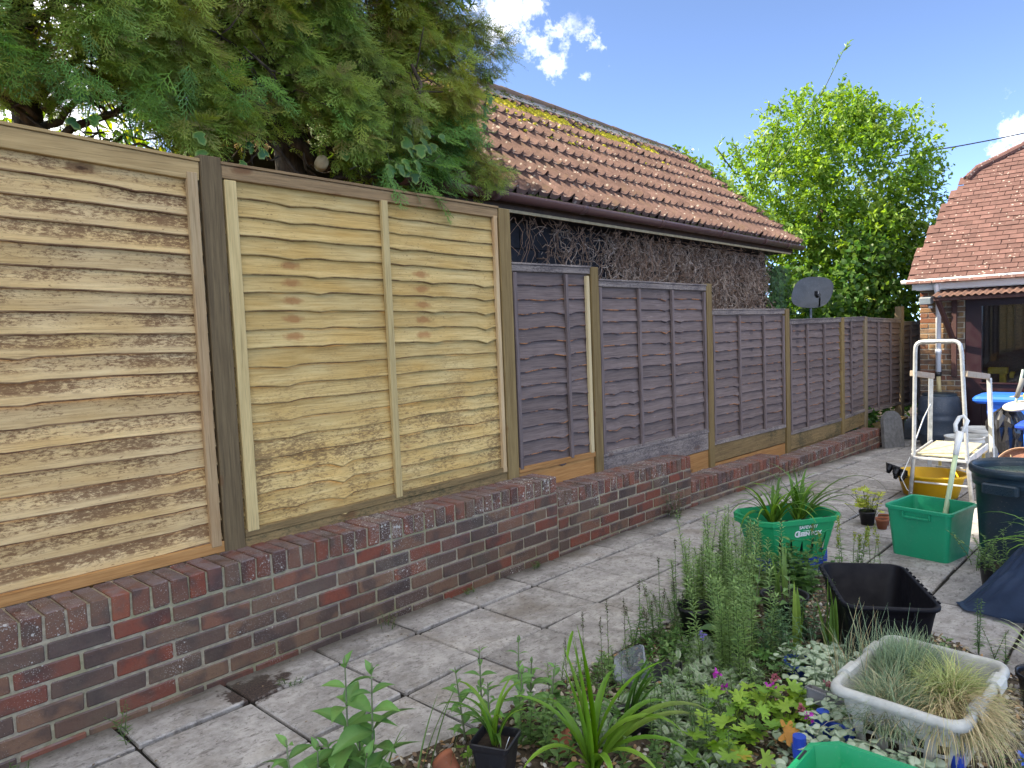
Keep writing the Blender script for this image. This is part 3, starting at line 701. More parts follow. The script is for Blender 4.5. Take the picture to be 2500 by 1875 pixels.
# ================================================================== HOUSE at the far end
HX = 12.0
house = empty('brick_house', (HX+1.5, 1.5, gz(12)), 'brick house with red plain-tile roof, white gutter and a dark red window', 'house')
YL, YP = 2.985, 2.406
c = MB().box((HX+1.5+.006, (YL+YP)/2+.0, .8), (3.0, YL-YP-.012, 2.4)); c.build('mortar', m_hmort, house)
hs = bv(.225-.011, .10, .0645, m_hbrk, 8); hh = bv(.1125-.011, .10, .0645, m_hbrk, 4)
for q in range(32):
    z = -.38+q*.0752+.0325; y = YL; k = 0
    pat = [1, 1, .58] if q % 2 == 0 else [.5, 1, 1, .08]
    for w in pat:
        L = w*.225
        if L < .03: y -= L; continue
        if abs(w-1) < .01: me = random.choice(hs)
        elif abs(w-.5) < .01: me = random.choice(hh)
        else: me = npmesh('brick', *chbox((L-.011)/2, .05, .0322, .004, .002), m_hbrk)
        link('brick', me, house, (HX+.05+random.uniform(-.003, .002), y-L/2, z), (0, 0, math.pi/2)); y -= L
    link('brick', random.choice(hs), house, (HX+.12+.225*(.5+.5*(q % 2)), YL-.046, z), (0, 0, 0))
m_dred = m_plastic('dark_red_paint', (.020, .0045, .0065), .35, .05)
fr = MB()
fr.box((HX+.05, (2.404+2.21)/2, .8), (.09, 2.404-2.21, 2.36)); fr.box((HX+.045, 1.2, .51), (.11, 2.02, .11)); fr.box((HX+.05, 1.2, 1.74), (.09, 2.02, .20)); fr.box((HX+.06, 1.2, .02), (.06, 2.02, .86)); fr.box((HX+.05, .15, .9), (.09, .1, 1.6))
fr.build('window_frame', m_dred, house)
MB().box((HX-.012, 1.2, .560), (.06, 2.06, .022), ch=.004).build('window_sill', m_dred, house)
n = N('window_glass', .02, .5); gl = n.t.nodes.new('ShaderNodeBsdfGlossy'); gl.inputs['Roughness'].default_value = .02; tr = n.t.nodes.new('ShaderNodeBsdfTransparent'); tr.inputs[0].default_value = (.75, .77, .78, 1)
fz = n.t.nodes.new('ShaderNodeFresnel'); fz.inputs[0].default_value = 1.6; ms = n.t.nodes.new('ShaderNodeMixShader')
n.t.links.new(n.math('ADD', fz.outputs[0], .03), ms.inputs[0]); n.t.links.new(tr.outputs[0], ms.inputs[1]); n.t.links.new(gl.outputs[0], ms.inputs[2]); n.t.links.new(ms.outputs[0], n.t.nodes['Material Output'].inputs[0]); m_glass = n.m
MB().box((HX+.05, 1.2, 1.10), (.006, 2.04, 1.12)).build('window_pane', m_glass, house)
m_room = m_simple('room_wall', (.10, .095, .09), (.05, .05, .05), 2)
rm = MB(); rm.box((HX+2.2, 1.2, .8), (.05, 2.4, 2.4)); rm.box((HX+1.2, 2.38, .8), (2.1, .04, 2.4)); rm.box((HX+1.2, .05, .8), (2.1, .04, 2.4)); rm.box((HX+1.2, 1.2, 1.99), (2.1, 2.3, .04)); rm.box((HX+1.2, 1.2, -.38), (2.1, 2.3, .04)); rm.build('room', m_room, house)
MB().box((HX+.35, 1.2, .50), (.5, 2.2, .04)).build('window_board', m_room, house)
m_yel = m_plastic('yellow_plastic', (.70, .50, .03), .45, .2)
yt = MB(); yt.box((0, 0, .19), (.10, .24, .09), ch=.01); yt.box((0, -.06, .08), (.09, .08, .16), ch=.01); yt.box((0, -.17, .13), (.08, .06, .09), ch=.01); yt.box((0, -.06, .11), (.10, .03, .12))
tag(yt.build('power_tool', m_yel, None, loc=(HX+.30, 2.06, .53)), 'yellow plastic tool standing on the window board inside the dark red window', 'tool')
bb = MB(); bb.lathe([(0, 0), (.2, 0), (.22, .05), (.20, .14), (.12, .2), (0, .21)], n=16)
tag(bb.build('cushion', m_simple('dark_blue_cloth', (.03, .04, .08), (.02, .025, .05)), None, True, loc=(HX+.34, 1.68, .525)), 'dark blue bundle on the window board behind the glass', 'cushion')

# plain tile roof
HT = [(11.725, 3.042), (12.272, 2.963), (12.779, 2.846), (13.297, 2.656), (13.454, 2.55), (13.556, 2.353), (13.749, 1.991), (14.3, .9), (14.5, .2), (11.725, .2)]
def hz(x): return 2.07+(x-11.78)
m_htile = (lambda n: n.out(n.hsv(n.mix(n.math('MULTIPLY', n.math('LESS_THAN', n.vor(n.pos, 15), n.math('SUBTRACT', n.math('MULTIPLY', n.noise(n.pos, 2.5, 3, .6), .62), .17)), .75),
        n.mix(n.math('MULTIPLY', n.step(n.noise(n.pos, 30, 5, .7), .5, .72), .5), n.mix(n.step(n.noise(n.scale(n.pos, (1, 1, 1), n.rvec()), 4, 4, .6), .35, .65), (.15, .082, .072), (.11, .062, .055)), (.08, .045, .04)), (.40, .34, .30)),
        .5, 1.0, n.math('ADD', n.math('MULTIPLY', n.rnd, .34), .8)), n.noise(n.pos, 60, 4, .7), .4, .004))(N('plain_tile', .85, .15))
rf = MB(); rf.add([(x, y, hz(x)-.03) for x, y in HT]+[(14.6, 3.0, hz(13.2)), ], [tuple(range(len(HT)))])
rf.add([(HT[0][0], HT[0][1], hz(HT[0][0])-.03), (13.45, 2.55, hz(13.45)-.03), (15.5, 2.55, hz(13.45)-.03), (15.5, 3.05, 2.0)], [(0, 1, 2, 3)])
rf.build('roof', m_room, house)
def inside(x, y):
    c_ = False; j = len(HT)-1
    for i in range(len(HT)):
        if (HT[i][1] > y) != (HT[j][1] > y) and x < (HT[j][0]-HT[i][0])*(y-HT[i][1])/(HT[j][1]-HT[i][1])+HT[i][0]: c_ = not c_
        j = i
    return c_
s2 = math.sqrt(.5); Mh = Matrix(((0, -1, 0), (s2, 0, s2), (-s2, 0, s2))).transposed()
ptv = []
for _ in range(8):
    V, F = chbox(.0805, .105, .0065, .002, .0015); ptv.append(npmesh('roof_tile', [(v[0], v[1], v[2]-.010*(v[1]/.1)+.35*v[0]*v[0]*-1) for v in V], F, m_htile))
q = 0; GT = .098
for r_ in range(34):
    for k in range(12):
        x = 11.73+r_*GT*s2+.03; y = 3.03-(k+.5*(r_ % 2))*.165-.02
        if not (inside(x, y-.05) or inside(x, y)) or y < 1.25: continue
        link('roof_tile', random.choice(ptv), house, (x+.02, y+random.uniform(-.003, .003), hz(x)+.006+random.uniform(0, .004)), (Mh @ Matrix.Rotation(random.uniform(-.015, .015), 3, 'Z') @ Matrix.Rotation(random.uniform(-.03, .01), 3, 'X')).to_euler()); q += 1
# rounded hip and ridge tiles
hp = [Vector((x, y, hz(x)+.02)) for x, y in HT[:8]]
for a, b in zip(hp[3:-1], hp[4:]):
    L = (b-a).length; nn = max(1, int(L/.2))
    for i in range(nn):
        p0 = a+(b-a)*(i/nn); p1 = a+(b-a)*((i+1.08)/nn)
        MB().tube([p0, p1], [.055, .048], 8).build('hip_tile', m_htile, house)
MB().box((11.86, 1.62, 1.99), (.022, 2.86, .17), ch=.003).build('fascia', m_white, house)
MB().box((11.94, 1.6, 1.905), (.14, 2.8, .02)).build('soffit', m_white, house)
gp = [(.055*math.cos(t), .055*math.sin(t)) for t in np.linspace(math.pi, 2*math.pi, 11)]+[(.051*math.cos(t), .051*math.sin(t)) for t in np.linspace(2*math.pi, math.pi, 11)]
g = MB(); gg = lambda y, k=1: [Vector((11.79+a*k, y, 2.050+b*k+.004*(3.1-y))) for a, b in gp]
g.loft([gg(3.17), gg(.2)], True, True); g.build('gutter', m_pvcw, house, True)
for y in (2.98, 2.66, 1.9):
    b = MB(); b.loft([gg(y-.03, 1.1), gg(y+.03, 1.1)], True, True); b.build('gutter_bracket', m_pvcw, house, True)
dp = MB().tube([(11.80, 2.728, 2.02), (11.80, 2.728, 1.93), (11.93, 2.728, 1.80), (11.93, 2.728, .705)], .036, 12); dp.build('downpipe', m_pvcw, house, True)
MB().tube([(11.93, 2.728, .98), (11.93, 2.728, 1.04)], .042, 12).build('pipe_collar', m_pvcw, house, True)
MB().tube([(11.93, 2.728, .70), (11.88, 2.70, .35)], .030, 10).build('lower_pipe', m_plastic('yellowed_pipe', (.50, .40, .20), .5), house, True)
MB().tube([(11.93, 2.728, .66), (11.93, 2.728, .72)], .042, 10).build('pipe_socket', m_plastic('black_pvc', (.02, .02, .022)), house, True)
fl = MB(); fl.box((0, 0, 0), (.14, .16, .105), ch=.01); fl.mi = 1; fl.box((-.072, 0, 0), (.004, .135, .08))
fl.build('floodlight', [m_plastic('grey_metal_paint', (.25, .27, .29), .4), m_metal('lamp_glass', (.35, .42, .47), .2, .3)], house, loc=(11.86, 2.865, 1.752), rot=(0, R(-10), 0))
fs = MB(); fs.box((11.95, 2.83, 1.655), (.08, .05, .04), ch=.008); fs.build('motion_sensor', m_white, house)
# rusty corrugated canopy with timber brackets
m_rust = m_simple('rusty_sheet', (.17, .095, .075), (.08, .05, .042), 12); m_rust2 = m_plastic('red_oxide_timber', (.055, .020, .016), .6)
cn = MB(); nn = 132; y0, y1 = 2.72, .3; V = []; F = []
for i in range(nn+1):
    y = y0+(y1-y0)*i/nn; w = .014*math.sin(2*math.pi*(y0-y)/.085)
    V += [(11.50, y, 1.795+w), (12.0, y, 1.895+w), (11.50, y, 1.790+w), (12.0, y, 1.890+w)]
for i in range(nn):
    a = i*4; F += [(a, a+4, a+5, a+1), (a+2, a+3, a+7, a+6), (a, a+2, a+6, a+4)]
cn.add(V, F); cn.build('canopy', m_rust, house, True)
MB().bar((11.56, 2.70, 1.755), (11.56, .3, 1.755), .05, .05, ch=.004).build('canopy_beam', m_rust2, house)
for y in (2.535,):
    MB().box((11.965, y, 1.20), (.05, .065, 1.10), ch=.004).build('canopy_post', m_rust2, house)
    MB().bar((11.97, y, 1.13), (11.55, y+.12, 1.76), .055, .055, ch=.004).build('canopy_bracket', m_rust2, house)

# ================================================================== TREES, CLIMBERS, BACKGROUND PLANTS
def lmesh(name, parts, mat, parent=None, kind=None, smooth=False):
    """parts: list of (V, F(4), C) arrays joined into one mesh"""
    Vs, Fs, Cs = [], [], []; b = 0
    for V, F, C in parts:
        if F.shape[1] == 3: F = np.concatenate([F, F[:, 2:3]], 1)
        Vs.append(V); Fs.append(F+b); Cs.append(C); b += len(V)
    V = np.concatenate(Vs); F = np.concatenate(Fs); C = np.concatenate(Cs)
    tri = F[:, 2] == F[:, 3]
    me = bpy.data.meshes.new(name)
    tot = np.where(tri, 3, 4).astype(np.int32); st_ = np.concatenate([[0], np.cumsum(tot)[:-1]]).astype(np.int32)
    flat = F.ravel()[np.stack([np.ones(len(F), bool), np.ones(len(F), bool), np.ones(len(F), bool), ~tri], 1).ravel()].astype(np.int32)
    me.vertices.add(len(V)); me.vertices.foreach_set('co', V.astype(np.float32).ravel())
    me.loops.add(len(flat)); me.loops.foreach_set('vertex_index', flat)
    me.polygons.add(len(F)); me.polygons.foreach_set('loop_start', st_); me.polygons.foreach_set('loop_total', tot)
    me.update(calc_edges=True); me.materials.append(mat)
    if smooth: me.polygons.foreach_set('use_smooth', np.ones(len(F), bool))
    a = me.color_attributes.new('Col', 'FLOAT_COLOR', 'POINT'); c = np.ones((len(V), 4), np.float32); c[:, :3] = C
    a.data.foreach_set('color', c.ravel())
    o = link(name, me, parent)
    if kind: o['kind'] = kind
    return o
# ---- conifer spray template: flat fern-like frond
def frond(nb, seed, wid=.030):
    r = random.Random(seed); V = []; F = []
    def quad(a, b, w, z=0.0):
        a = np.array(a, float); b = np.array(b, float); d = b-a; l = math.hypot(d[0], d[1]) or 1; s = np.array([-d[1], d[0], 0])/l*w
        i = len(V); V.extend([a-s*.7, a+s*.7, b+s*.45, b-s*.45]); F.append((i, i+1, i+2, i+3))
    pts = [(x, .04*math.sin(x*3+seed), -.28*x*x) for x in np.linspace(0, 1, 5)]
    for a, b in zip(pts, pts[1:]): quad(a, b, wid*.55)
    for k in range(nb):
        x = .1+.86*k/nb; sd = 1 if k % 2 else -1; L = (.46*(1-x)+.13)*r.uniform(.75, 1.2); an = R(r.uniform(38, 52))
        y0 = .04*math.sin(x*3+seed); z0 = -.28*x*x
        e = (x+L*math.cos(an), y0+sd*L*math.sin(an), z0-.12*L+r.uniform(-.05, .05))
        quad((x, y0, z0), e, wid*.6)
        m = max(2, int(L*11))
        for j in range(m):
            t = .25+.75*j/m; p = (x+(e[0]-x)*t, y0+(e[1]-y0)*t, z0+(e[2]-z0)*t); s2_ = 1 if j % 2 else -1; l2 = (.13*(1-t)+.055)*r.uniform(.8, 1.2)
            a2 = sd*an+s2_*R(36); quad(p, (p[0]+l2*math.cos(a2), p[1]+l2*math.sin(a2), p[2]-.02+r.uniform(-.02, .02)), wid*.5)
    return np.array(V), np.array(F)
FR = [frond(12, s) for s in (1, 2, 3)]; FRs = [frond(7, s, .045) for s in (5, 6)]
CG = [(.17, .28, .04), (.21, .30, .04), (.14, .25, .04), (.28, .33, .05), (.23, .22, .06), (.14, .26, .06), (.27, .20, .08), (.17, .13, .07)]
CW = [.22, .2, .17, .12, .1, .09, .04, .06]
def conifer(name_loc, label, x0, x1, nfr, ndark, trunks, limbs, low=None):
    root = empty('conifer_tree', name_loc, label, 'tree', 'conifers clipped into a hedge behind the new panels')
    parts = []
    # detailed fronds on the face towards the patio
    n = nfr; X = RNG.uniform(x0, x1, n); Z = 2.60+2.1*RNG.random(n)**1.15
    bump = .12*np.sin(X*5.3+Z*3.1)+.13*np.sin(X*11+Z*7+1)+.12*np.sin(Z*6.7-X*3.2)
    bottom = 2.66+.10*np.sin(X*2.3+.4)+.07*np.sin(X*6.1)+.05*np.sin(X*13)
    bottom = np.where(X > 2.75, 2.60-.10*np.clip((X-2.9), 0, 1), bottom) + np.where((X > 1.72) & (X < 2.50), .17, np.where((X > .95) & (X < 1.72), .05, .02*(X < .95)))
    Y = 3.74+bump+.40*RNG.random(n)**1.8+np.clip((X-3.5), 0, 1)*.10
    ok = Z > bottom+RNG.normal(0, .03, n)
    dens = np.sin(X*7.1+Z*9.3)+np.sin(X*3.3-Z*12.1+2)
    ok &= (dens > -.85) | (RNG.random(n) < .12)
    P = np.stack([X, Y, Z], 1)[ok]; m = len(P)
    D = np.stack([RNG.normal(0, .75, m), RNG.uniform(-1.0, -.15, m), RNG.normal(-.30, .40, m)], 1)
    U = np.stack([RNG.normal(0, .4, m), RNG.uniform(-1.1, -.4, m), RNG.uniform(.3, .9, m)], 1)
    col = pick(CG, m, CW, .3); patch = (np.sin(P[:, 0]*4.1+P[:, 2]*2.0)+np.sin(P[:, 2]*6.1-P[:, 0]*3))[:, None]
    col = col*(1+.22*patch); col[:, 0] *= (1+.25*(patch[:, 0] > .6))
    brn = P[:, 0] > 3.05; col[brn] = col[brn]*np.array([1.15, .92, .85])
    g = RNG.integers(0, 3, m)
    for q in range(3):
        s_ = g == q
        if s_.any(): parts.append(scatter(FR[q][0], FR[q][1], P[s_], D[s_], U[s_], RNG.uniform(.085, .185, s_.sum()), np.clip(col[s_], .005, .34), ((.34, .46, .09), np.clip(FR[q][0][:, 0], 0, 1)**2*.55)))
    # darker inner and upper mass with its own short fronds
    n = ndark; P = np.stack([RNG.uniform(x0, x1, n), RNG.uniform(3.95, 4.95, n), RNG.uniform(3.05, 5.6, n)], 1)
    up = RNG.random(n) < .25; P[up, 2] = RNG.uniform(4.5, 5.7, up.sum()); P[up, 1] = RNG.uniform(3.6, 4.9, up.sum())
    g = RNG.integers(0, 2, n); D = rdir(n, -.3); D[:, 1] -= .3; U = rdir(n, .4)
    col = pick(CG, n, CW, .3)*.9
    for q in range(2):
        s_ = g == q; parts.append(scatter(FRs[q][0], FRs[q][1], P[s_], D[s_], U[s_], RNG.uniform(.18, .34, s_.sum()), col[s_]))
    if low is not None:
        for (cx, cy, cz, sx, sy, sz, cnt, dx, dy, dz) in low:
            P = np.stack([RNG.normal(cx, sx, cnt), RNG.normal(cy, sy, cnt), RNG.normal(cz, sz, cnt)], 1)
            D = np.tile([dx, dy, dz], (cnt, 1))+RNG.normal(0, .38, (cnt, 3)); U = np.tile([0, -.6, .8], (cnt, 1))+RNG.normal(0, .3, (cnt, 3))
            parts.append(scatter(FR[0][0], FR[0][1], P, D, U, RNG.uniform(.12, .24, cnt), pick([(.11, .25, .05), (.13, .26, .04), (.09, .20, .045)], cnt, None, .25)))
    lmesh('crown', parts, m_con, root)
    for (a, b, ra, rb) in trunks: 
        mb = MB(); pts = [Vector(a).lerp(Vector(b), t)+Vector((.03*math.sin(t*9), .02*math.cos(t*7), 0)) for t in np.linspace(0, 1, 7)]
        mb.tube(pts, [ra+(rb-ra)*t for t in np.linspace(0, 1, 7)], 12); mb.build('trunk', m_bark, root, True)
    for k in range(limbs):
        t0 = random.choice(trunks)[0]; z = random.uniform(2.3, 3.2); base = Vector((t0[0], t0[1], z)); an = random.uniform(-.6, math.pi+.6); L = random.uniform(.4, 1.0)
        an = random.choice([random.uniform(-.9, .6), random.uniform(2.5, 4.0)])
        d = Vector((math.cos(an), math.sin(an)*.55, random.uniform(-.05, .55))); pts = [base+d*L*t+Vector((random.uniform(-.04, .04), random.uniform(-.04, .04), .12*math.sin(t*3)+random.uniform(-.03, .03))) for t in np.linspace(0, 1, 8)]
        mb = MB(); r0 = random.uniform(.008, .026); mb.tube(pts, [r0*(1-.75*t) for t in np.linspace(0, 1, 8)], 6)
        for j in range(5):
            b0 = pts[random.randint(2, 6)]; dd = Vector((random.uniform(-1, 1), random.uniform(-.7, .5), random.uniform(-.7, .4))).normalized(); l2 = random.uniform(.12, .42)
            mb.tube([b0+dd*l2*t+Vector((0, 0, .04*math.sin(t*5+j))) for t in np.linspace(0, 1, 5)], [.005*(1-.6*t)+.001 for t in np.linspace(0, 1, 5)], 4)
        mb.build('branch', m_bark, root, True)
    return root
c3 = conifer((2.52, 4.0, 0), 'conifer at the right end of the hedge, a pale sawn stub on its trunk', 1.62, 3.84, 15500, 3600,
    [((2.62, 3.98, -.1), (2.50, 4.35, 4.6), .125, .06)], 30,
    [(3.15, 3.72, 2.62, .16, .10, .07, 120, .9, -.4, -.25), (3.40, 3.75, 2.86, .12, .09, .07, 80, .9, -.35, -.1), (2.98, 3.46, 2.44, .07, .03, .03, 14, .6, -.5, -.5), (2.72, 3.46, 2.50, .02, .02, .03, 7, .1, -.3, -1), (1.85, 3.6, 2.84, .2, .06, .04, 25, .3, -.5, -.5)])
mb = MB().tube([(2.58, 3.92, 2.60), (2.50, 3.78, 2.585)], [.040, .038], 14); sb = mb.build('branch_stub', m_timber, c3, True)
mb = MB().tube([(2.62, 3.72, 3.02), (2.80, 3.64, 2.96), (2.98, 3.60, 2.94), (3.10, 3.60, 3.0), (3.14, 3.61, 3.12), (3.10, 3.64, 3.24)], [.007, .012, .014, .015, .014, .010], 8); mb.build('hooked_branch', m_bark, c3, True)
mb = MB().tube([(2.60, 3.98, 2.62), (2.2, 3.9, 2.86), (1.9, 3.86, 3.02), (1.7, 3.9, 3.12)], [.05, .04, .032, .025], 8); mb.build('branch', m_bark, c3, True)
c2 = conifer((1.05, 4.05, 0), 'middle conifer of the hedge, behind the wooden post of the new panels', .30, 1.72, 8600, 1900,
    [((1.18, 4.15, -.1), (1.15, 4.4, 4.5), .10, .05)], 22, [(1.0, 3.62, 2.78, .15, .06, .05, 30, -.2, -.5, -.6), (1.42, 3.6, 2.72, .08, .05, .06, 22, .4, -.5, -.6)])
c1 = conifer((-.9, 4.1, 0), 'conifer of the hedge cut off by the left edge of the picture', -1.6, .42, 2500, 1300, [((-.7, 4.2, -.1), (-.7, 4.4, 4.5), .11, .05)], 8)

# variegated ivy climbing in the right conifer and hanging over the fence
def ivyT():
    o = [(0, 0), (.05, .36), (.30, .50), (.42, .26), (.72, .30), (1.0, 0), (.72, -.30), (.42, -.26), (.30, -.50), (.05, -.36)]
    V = [(.35, 0, .03)]+[(x, y, -.10*x*x-.12*abs(y)) for x, y in o]+[(.35+(x-.35)*.72, y*.66, .02-.07*x*x) for x, y in o]
    F = [(0, 11+i, 11+(i+1) % 10, 11+(i+1) % 10) for i in range(10)]+[(1+i, 11+i, 11+(i+1) % 10, 1+(i+1) % 10)[::-1] for i in range(10)]
    e = np.array([0.0]+[1.0]*10+[0.0]*10); return np.array(V, float), np.array(F), e
IV, IF, IE = ivyT()
def fixtri(F): return F
iv = empty('variegated_ivy', (2.9, 3.7, 2.4), 'variegated ivy with cream leaf edges hanging from the right conifer over the new panel', 'ivy')
spots = [(3.02, 3.56, 2.66, 12, .11), (2.90, 3.58, 2.86, 5, .10), (2.82, 3.56, 2.52, 5, .10), (3.12, 3.57, 2.75, 6, .10), (1.60, 3.50, 2.50, 2, .09), (2.60, 3.62, 2.70, 4, .08), (3.75, 3.62, 3.15, 4, .10), (.78, 3.50, 2.98, 1, .12), (1.2, 3.6, 2.6, 3, .09), (3.6, 3.62, 2.95, 3, .08), (1.95, 3.62, 2.6, 4, .08)]
for (x, y, z, n_, s_) in spots:
    for k in range(n_):
        sp = .05 if n_ > 1 else 0
        p = np.array([[x+random.gauss(0, sp*1.2), y+random.gauss(0, .02), z+random.gauss(0, sp*1.4)]])
        V, F, C = scatter(IV, IF, p, np.array([[random.gauss(0, .5), -.35, -1]]), np.array([[random.gauss(0, .3), -1, .35]]), [s_*random.uniform(.6, .98)], pick([(.045, .13, .03), (.03, .10, .035), (.06, .16, .03)], 1), ((.34, .42, .10), IE*.6))
        lmesh('leaf', [(V, F, C)], m_lf, iv)
    if n_ > 2:
        MB().tube([(x, y+.03, z+.22), (x+.02, y+.02, z+.05), (x-.02, y+.02, z-.12)], .003, 5).build('stem', m_stem, iv)

# broadleaf background shrubs seen under the hedge
def leafmass(P, size, cols, w=None, T=LT, TF=LF, dz=-.2, v=.25):
    n = len(P); D = rdir(n, dz); U = rdir(n, .9)
    return scatter(T, TF, P, D, U, RNG.uniform(.7, 1.25, n)*size, pick(cols, n, w, v))
YG = [(.26, .36, .04), (.18, .30, .04), (.34, .38, .05), (.12, .22, .03)]
def shrub(name, label, boxes, size, cols, cat='shrub', group=None, trunk=True, T=LT, TF=LF):
    b0 = boxes[0]; root = empty(name, (b0[0], b0[1], gz(b0[0])), label, cat, group); parts = []
    for (cx, cy, cz, rx, ry, rz, n_) in boxes:
        d = rdir(n_); r_ = RNG.uniform(.55, 1.05, n_)**.7; P = d*r_[:, None]*np.array([rx, ry, rz])+np.array([cx, cy, cz])
        P += .12*np.sin(P[:, [1, 2, 0]]*9); parts.append(leafmass(P, size, cols, T=T, TF=TF))
    lmesh('foliage', parts, m_lft, root)
    if trunk:
        m = MB()
        for k in range(5):
            m.tube([(b0[0]+random.uniform(-.1, .1), b0[1]+random.uniform(-.1, .1), gz(b0[0])-.05), (b0[0]+random.uniform(-.3, .3)*b0[3], b0[1]+random.uniform(-.3, .3)*b0[4], b0[2]*.6), (b0[0]+random.uniform(-.7, .7)*b0[3], b0[1]+random.uniform(-.7, .7)*b0[4], b0[2]+b0[5]*.4)], [.04, .025, .008], 6)
        m.build('stems', m_bark, root)
    return root
shrub('background_shrub', 'bright yellow-green shrub glimpsed under the hedge left of the barn', [(2.2, 5.9, 1.9, .75, .7, 1.5, 3600), (1.5, 6.6, 2.3, .8, .6, 1.3, 2400)], .085, YG)
shrub('background_shrub', 'far shrub glimpsed low through the left part of the hedge', [(.2, 7.2, 1.8, 1.1, .7, 1.45, 3000), (-1.4, 7.0, 1.9, .9, .6, 1.5, 1200)], .09, YG)

# ---- big broadleaf tree between barn and house
tree = empty('leafy_tree', (13.2, 5.2, gz(13)), 'tall bushy green tree between the barn and the brick house', 'tree')
VR = Vector((.682, -.731, 0)); VF = Vector((.731, .682, 0))
TC = Vector((13.85, 4.95, 3.58))
lobes = [(0, 0, .15, 1.55, 1.5, 1.55, 900), (-.15, 0, 1.25, 1.0, 1.0, .70, 380), (.75, .1, .55, 1.15, 1.1, 1.05, 560), (-1.15, 0, .10, 1.05, 1.1, .95, 560), (1.25, .2, -.35, .85, .95, .9, 380), (-.3, -.3, -1.0, 1.65, 1.2, 1.1, 900),
         (-1.25, -.3, -1.0, .9, .9, .9, 420), (.7, .2, -1.6, 1.1, 1.1, 1.2, 560), (-.6, -.4, -2.3, 1.5, 1.0, 1.1, 700), (.9, .3, -3.0, .9, .9, 1.0, 330), (-1.7, .3, -.45, .55, .7, .6, 220), (.35, 0, 1.5, .45, .5, .40, 110), (-1.95, .6, .0, .35, .5, .35, 110), (.4, -.2, -3.2, 1.3, .8, .8, 300)]
tips = []
for (a, b, c_, ra, rb, rc, n_) in lobes:
    d = rdir(n_); d = d[np.sin(d[:, 0]*9+a*5)+np.sin(d[:, 2]*8+c_*3)+np.sin(d[:, 1]*7) > -1.1]; n_ = len(d); r_ = RNG.uniform(.30, 1.0, n_)**.45
    q = d*r_[:, None]; q *= (1+.14*np.sin(d[:, [0]]*7+d[:, [2]]*5+a*9))
    L = np.array(VR)[None]*((q[:, [0]]*ra)+a)+np.array(VF)[None]*((q[:, [1]]*rb)+b)+np.array([[0, 0, 1.]])*((q[:, [2]]*rc)+c_)
    tips.append(np.concatenate([L+np.array(TC), d[:, :1]*np.array(VR)+d[:, 1:2]*np.array(VF)+d[:, 2:3]*np.array([0, 0, 1.])], 1))
tips = np.concatenate(tips)
okk = ~((tips[:, 0] > 11.9) & (tips[:, 1] < 3.15) & (tips[:, 2] < 3.9)) & ~((tips[:, 0] < 10.5) & (tips[:, 1] > 4.1) & (tips[:, 2] < 3.4)) & (tips[:, 1] > 3.62) & (tips[:, 2] > -.1)
okk |= (tips[:, 2] > 2.2) & (tips[:, 1] > 3.3)
tips = tips[okk]
def sprigs(tips, nl, ln, size, cols, w=None):
    n = len(tips); D = tips[:, 3:]*.7+rdir(n)*.6; D[:, 2] += .15; D /= np.linalg.norm(D, axis=1, keepdims=True)
    PP = []; DD = []; UU = []; CC = []
    base = pick(cols, n, w, .18)
    for k in range(nl):
        t = (k+.5)/nl*ln; p = tips[:, :3]+D*t+np.array([0, 0, -.35])*t*t
        side = rdir(n); d = D*.4+side*.8; d[:, 2] -= .12
        PP.append(p+RNG.normal(0, .012, (n, 3))); DD.append(d); u = rdir(n, .9)*.75; u[:, 2] += .6; UU.append(u); CC.append(base*(1+RNG.uniform(-.15, .15, (n, 1))))
    P = np.concatenate(PP); return scatter(LT, LF, P, np.concatenate(DD), np.concatenate(UU), RNG.uniform(.7, 1.2, len(P))*size, np.concatenate(CC))
TG = [(.15, .27, .035), (.12, .235, .03), (.18, .30, .045), (.085, .18, .028), (.22, .32, .07)]
lmesh('crown', [sprigs(tips, 13, .34, .092, TG, [.3, .25, .2, .15, .1])], m_lft, tree)
m = MB().tube([(13.3, 5.3, -.5), (13.4, 5.2, 1.0), (13.5, 5.1, 2.4), (13.7, 5.0, 3.6)], [.16, .13, .10, .05], 10); m.build('trunk', m_bark, tree, True)
def cpt(a, b, c_): return TC+VR*a+VF*b+Vector((0, 0, c_))
def shoot(pts, nleaf, s=.07, r0=.014):
    m = MB(); m.tube(pts, [r0*(1-.8*i/(len(pts)-1)) for i in range(len(pts))], 5); o = m.build('branch', m_stem, tree, True)
    P = []; D = []
    pts = [Vector(p) for p in pts]
    for k in range(nleaf):
        t = random.random()**.7*(len(pts)-1); i = min(int(t), len(pts)-2); p = pts[i].lerp(pts[i+1], t-i); d = (pts[i+1]-pts[i]).normalized()+Vector((random.uniform(-.9, .9), random.uniform(-.9, .9), random.uniform(-.5, .6)))
        P.append(p); D.append(d)
    P = np.array(P); D = np.array(D); return scatter(LTn, LFn, P, D, rdir(len(P), .6), RNG.uniform(.7, 1.2, len(P))*s*1.25, pick(TG, len(P)))
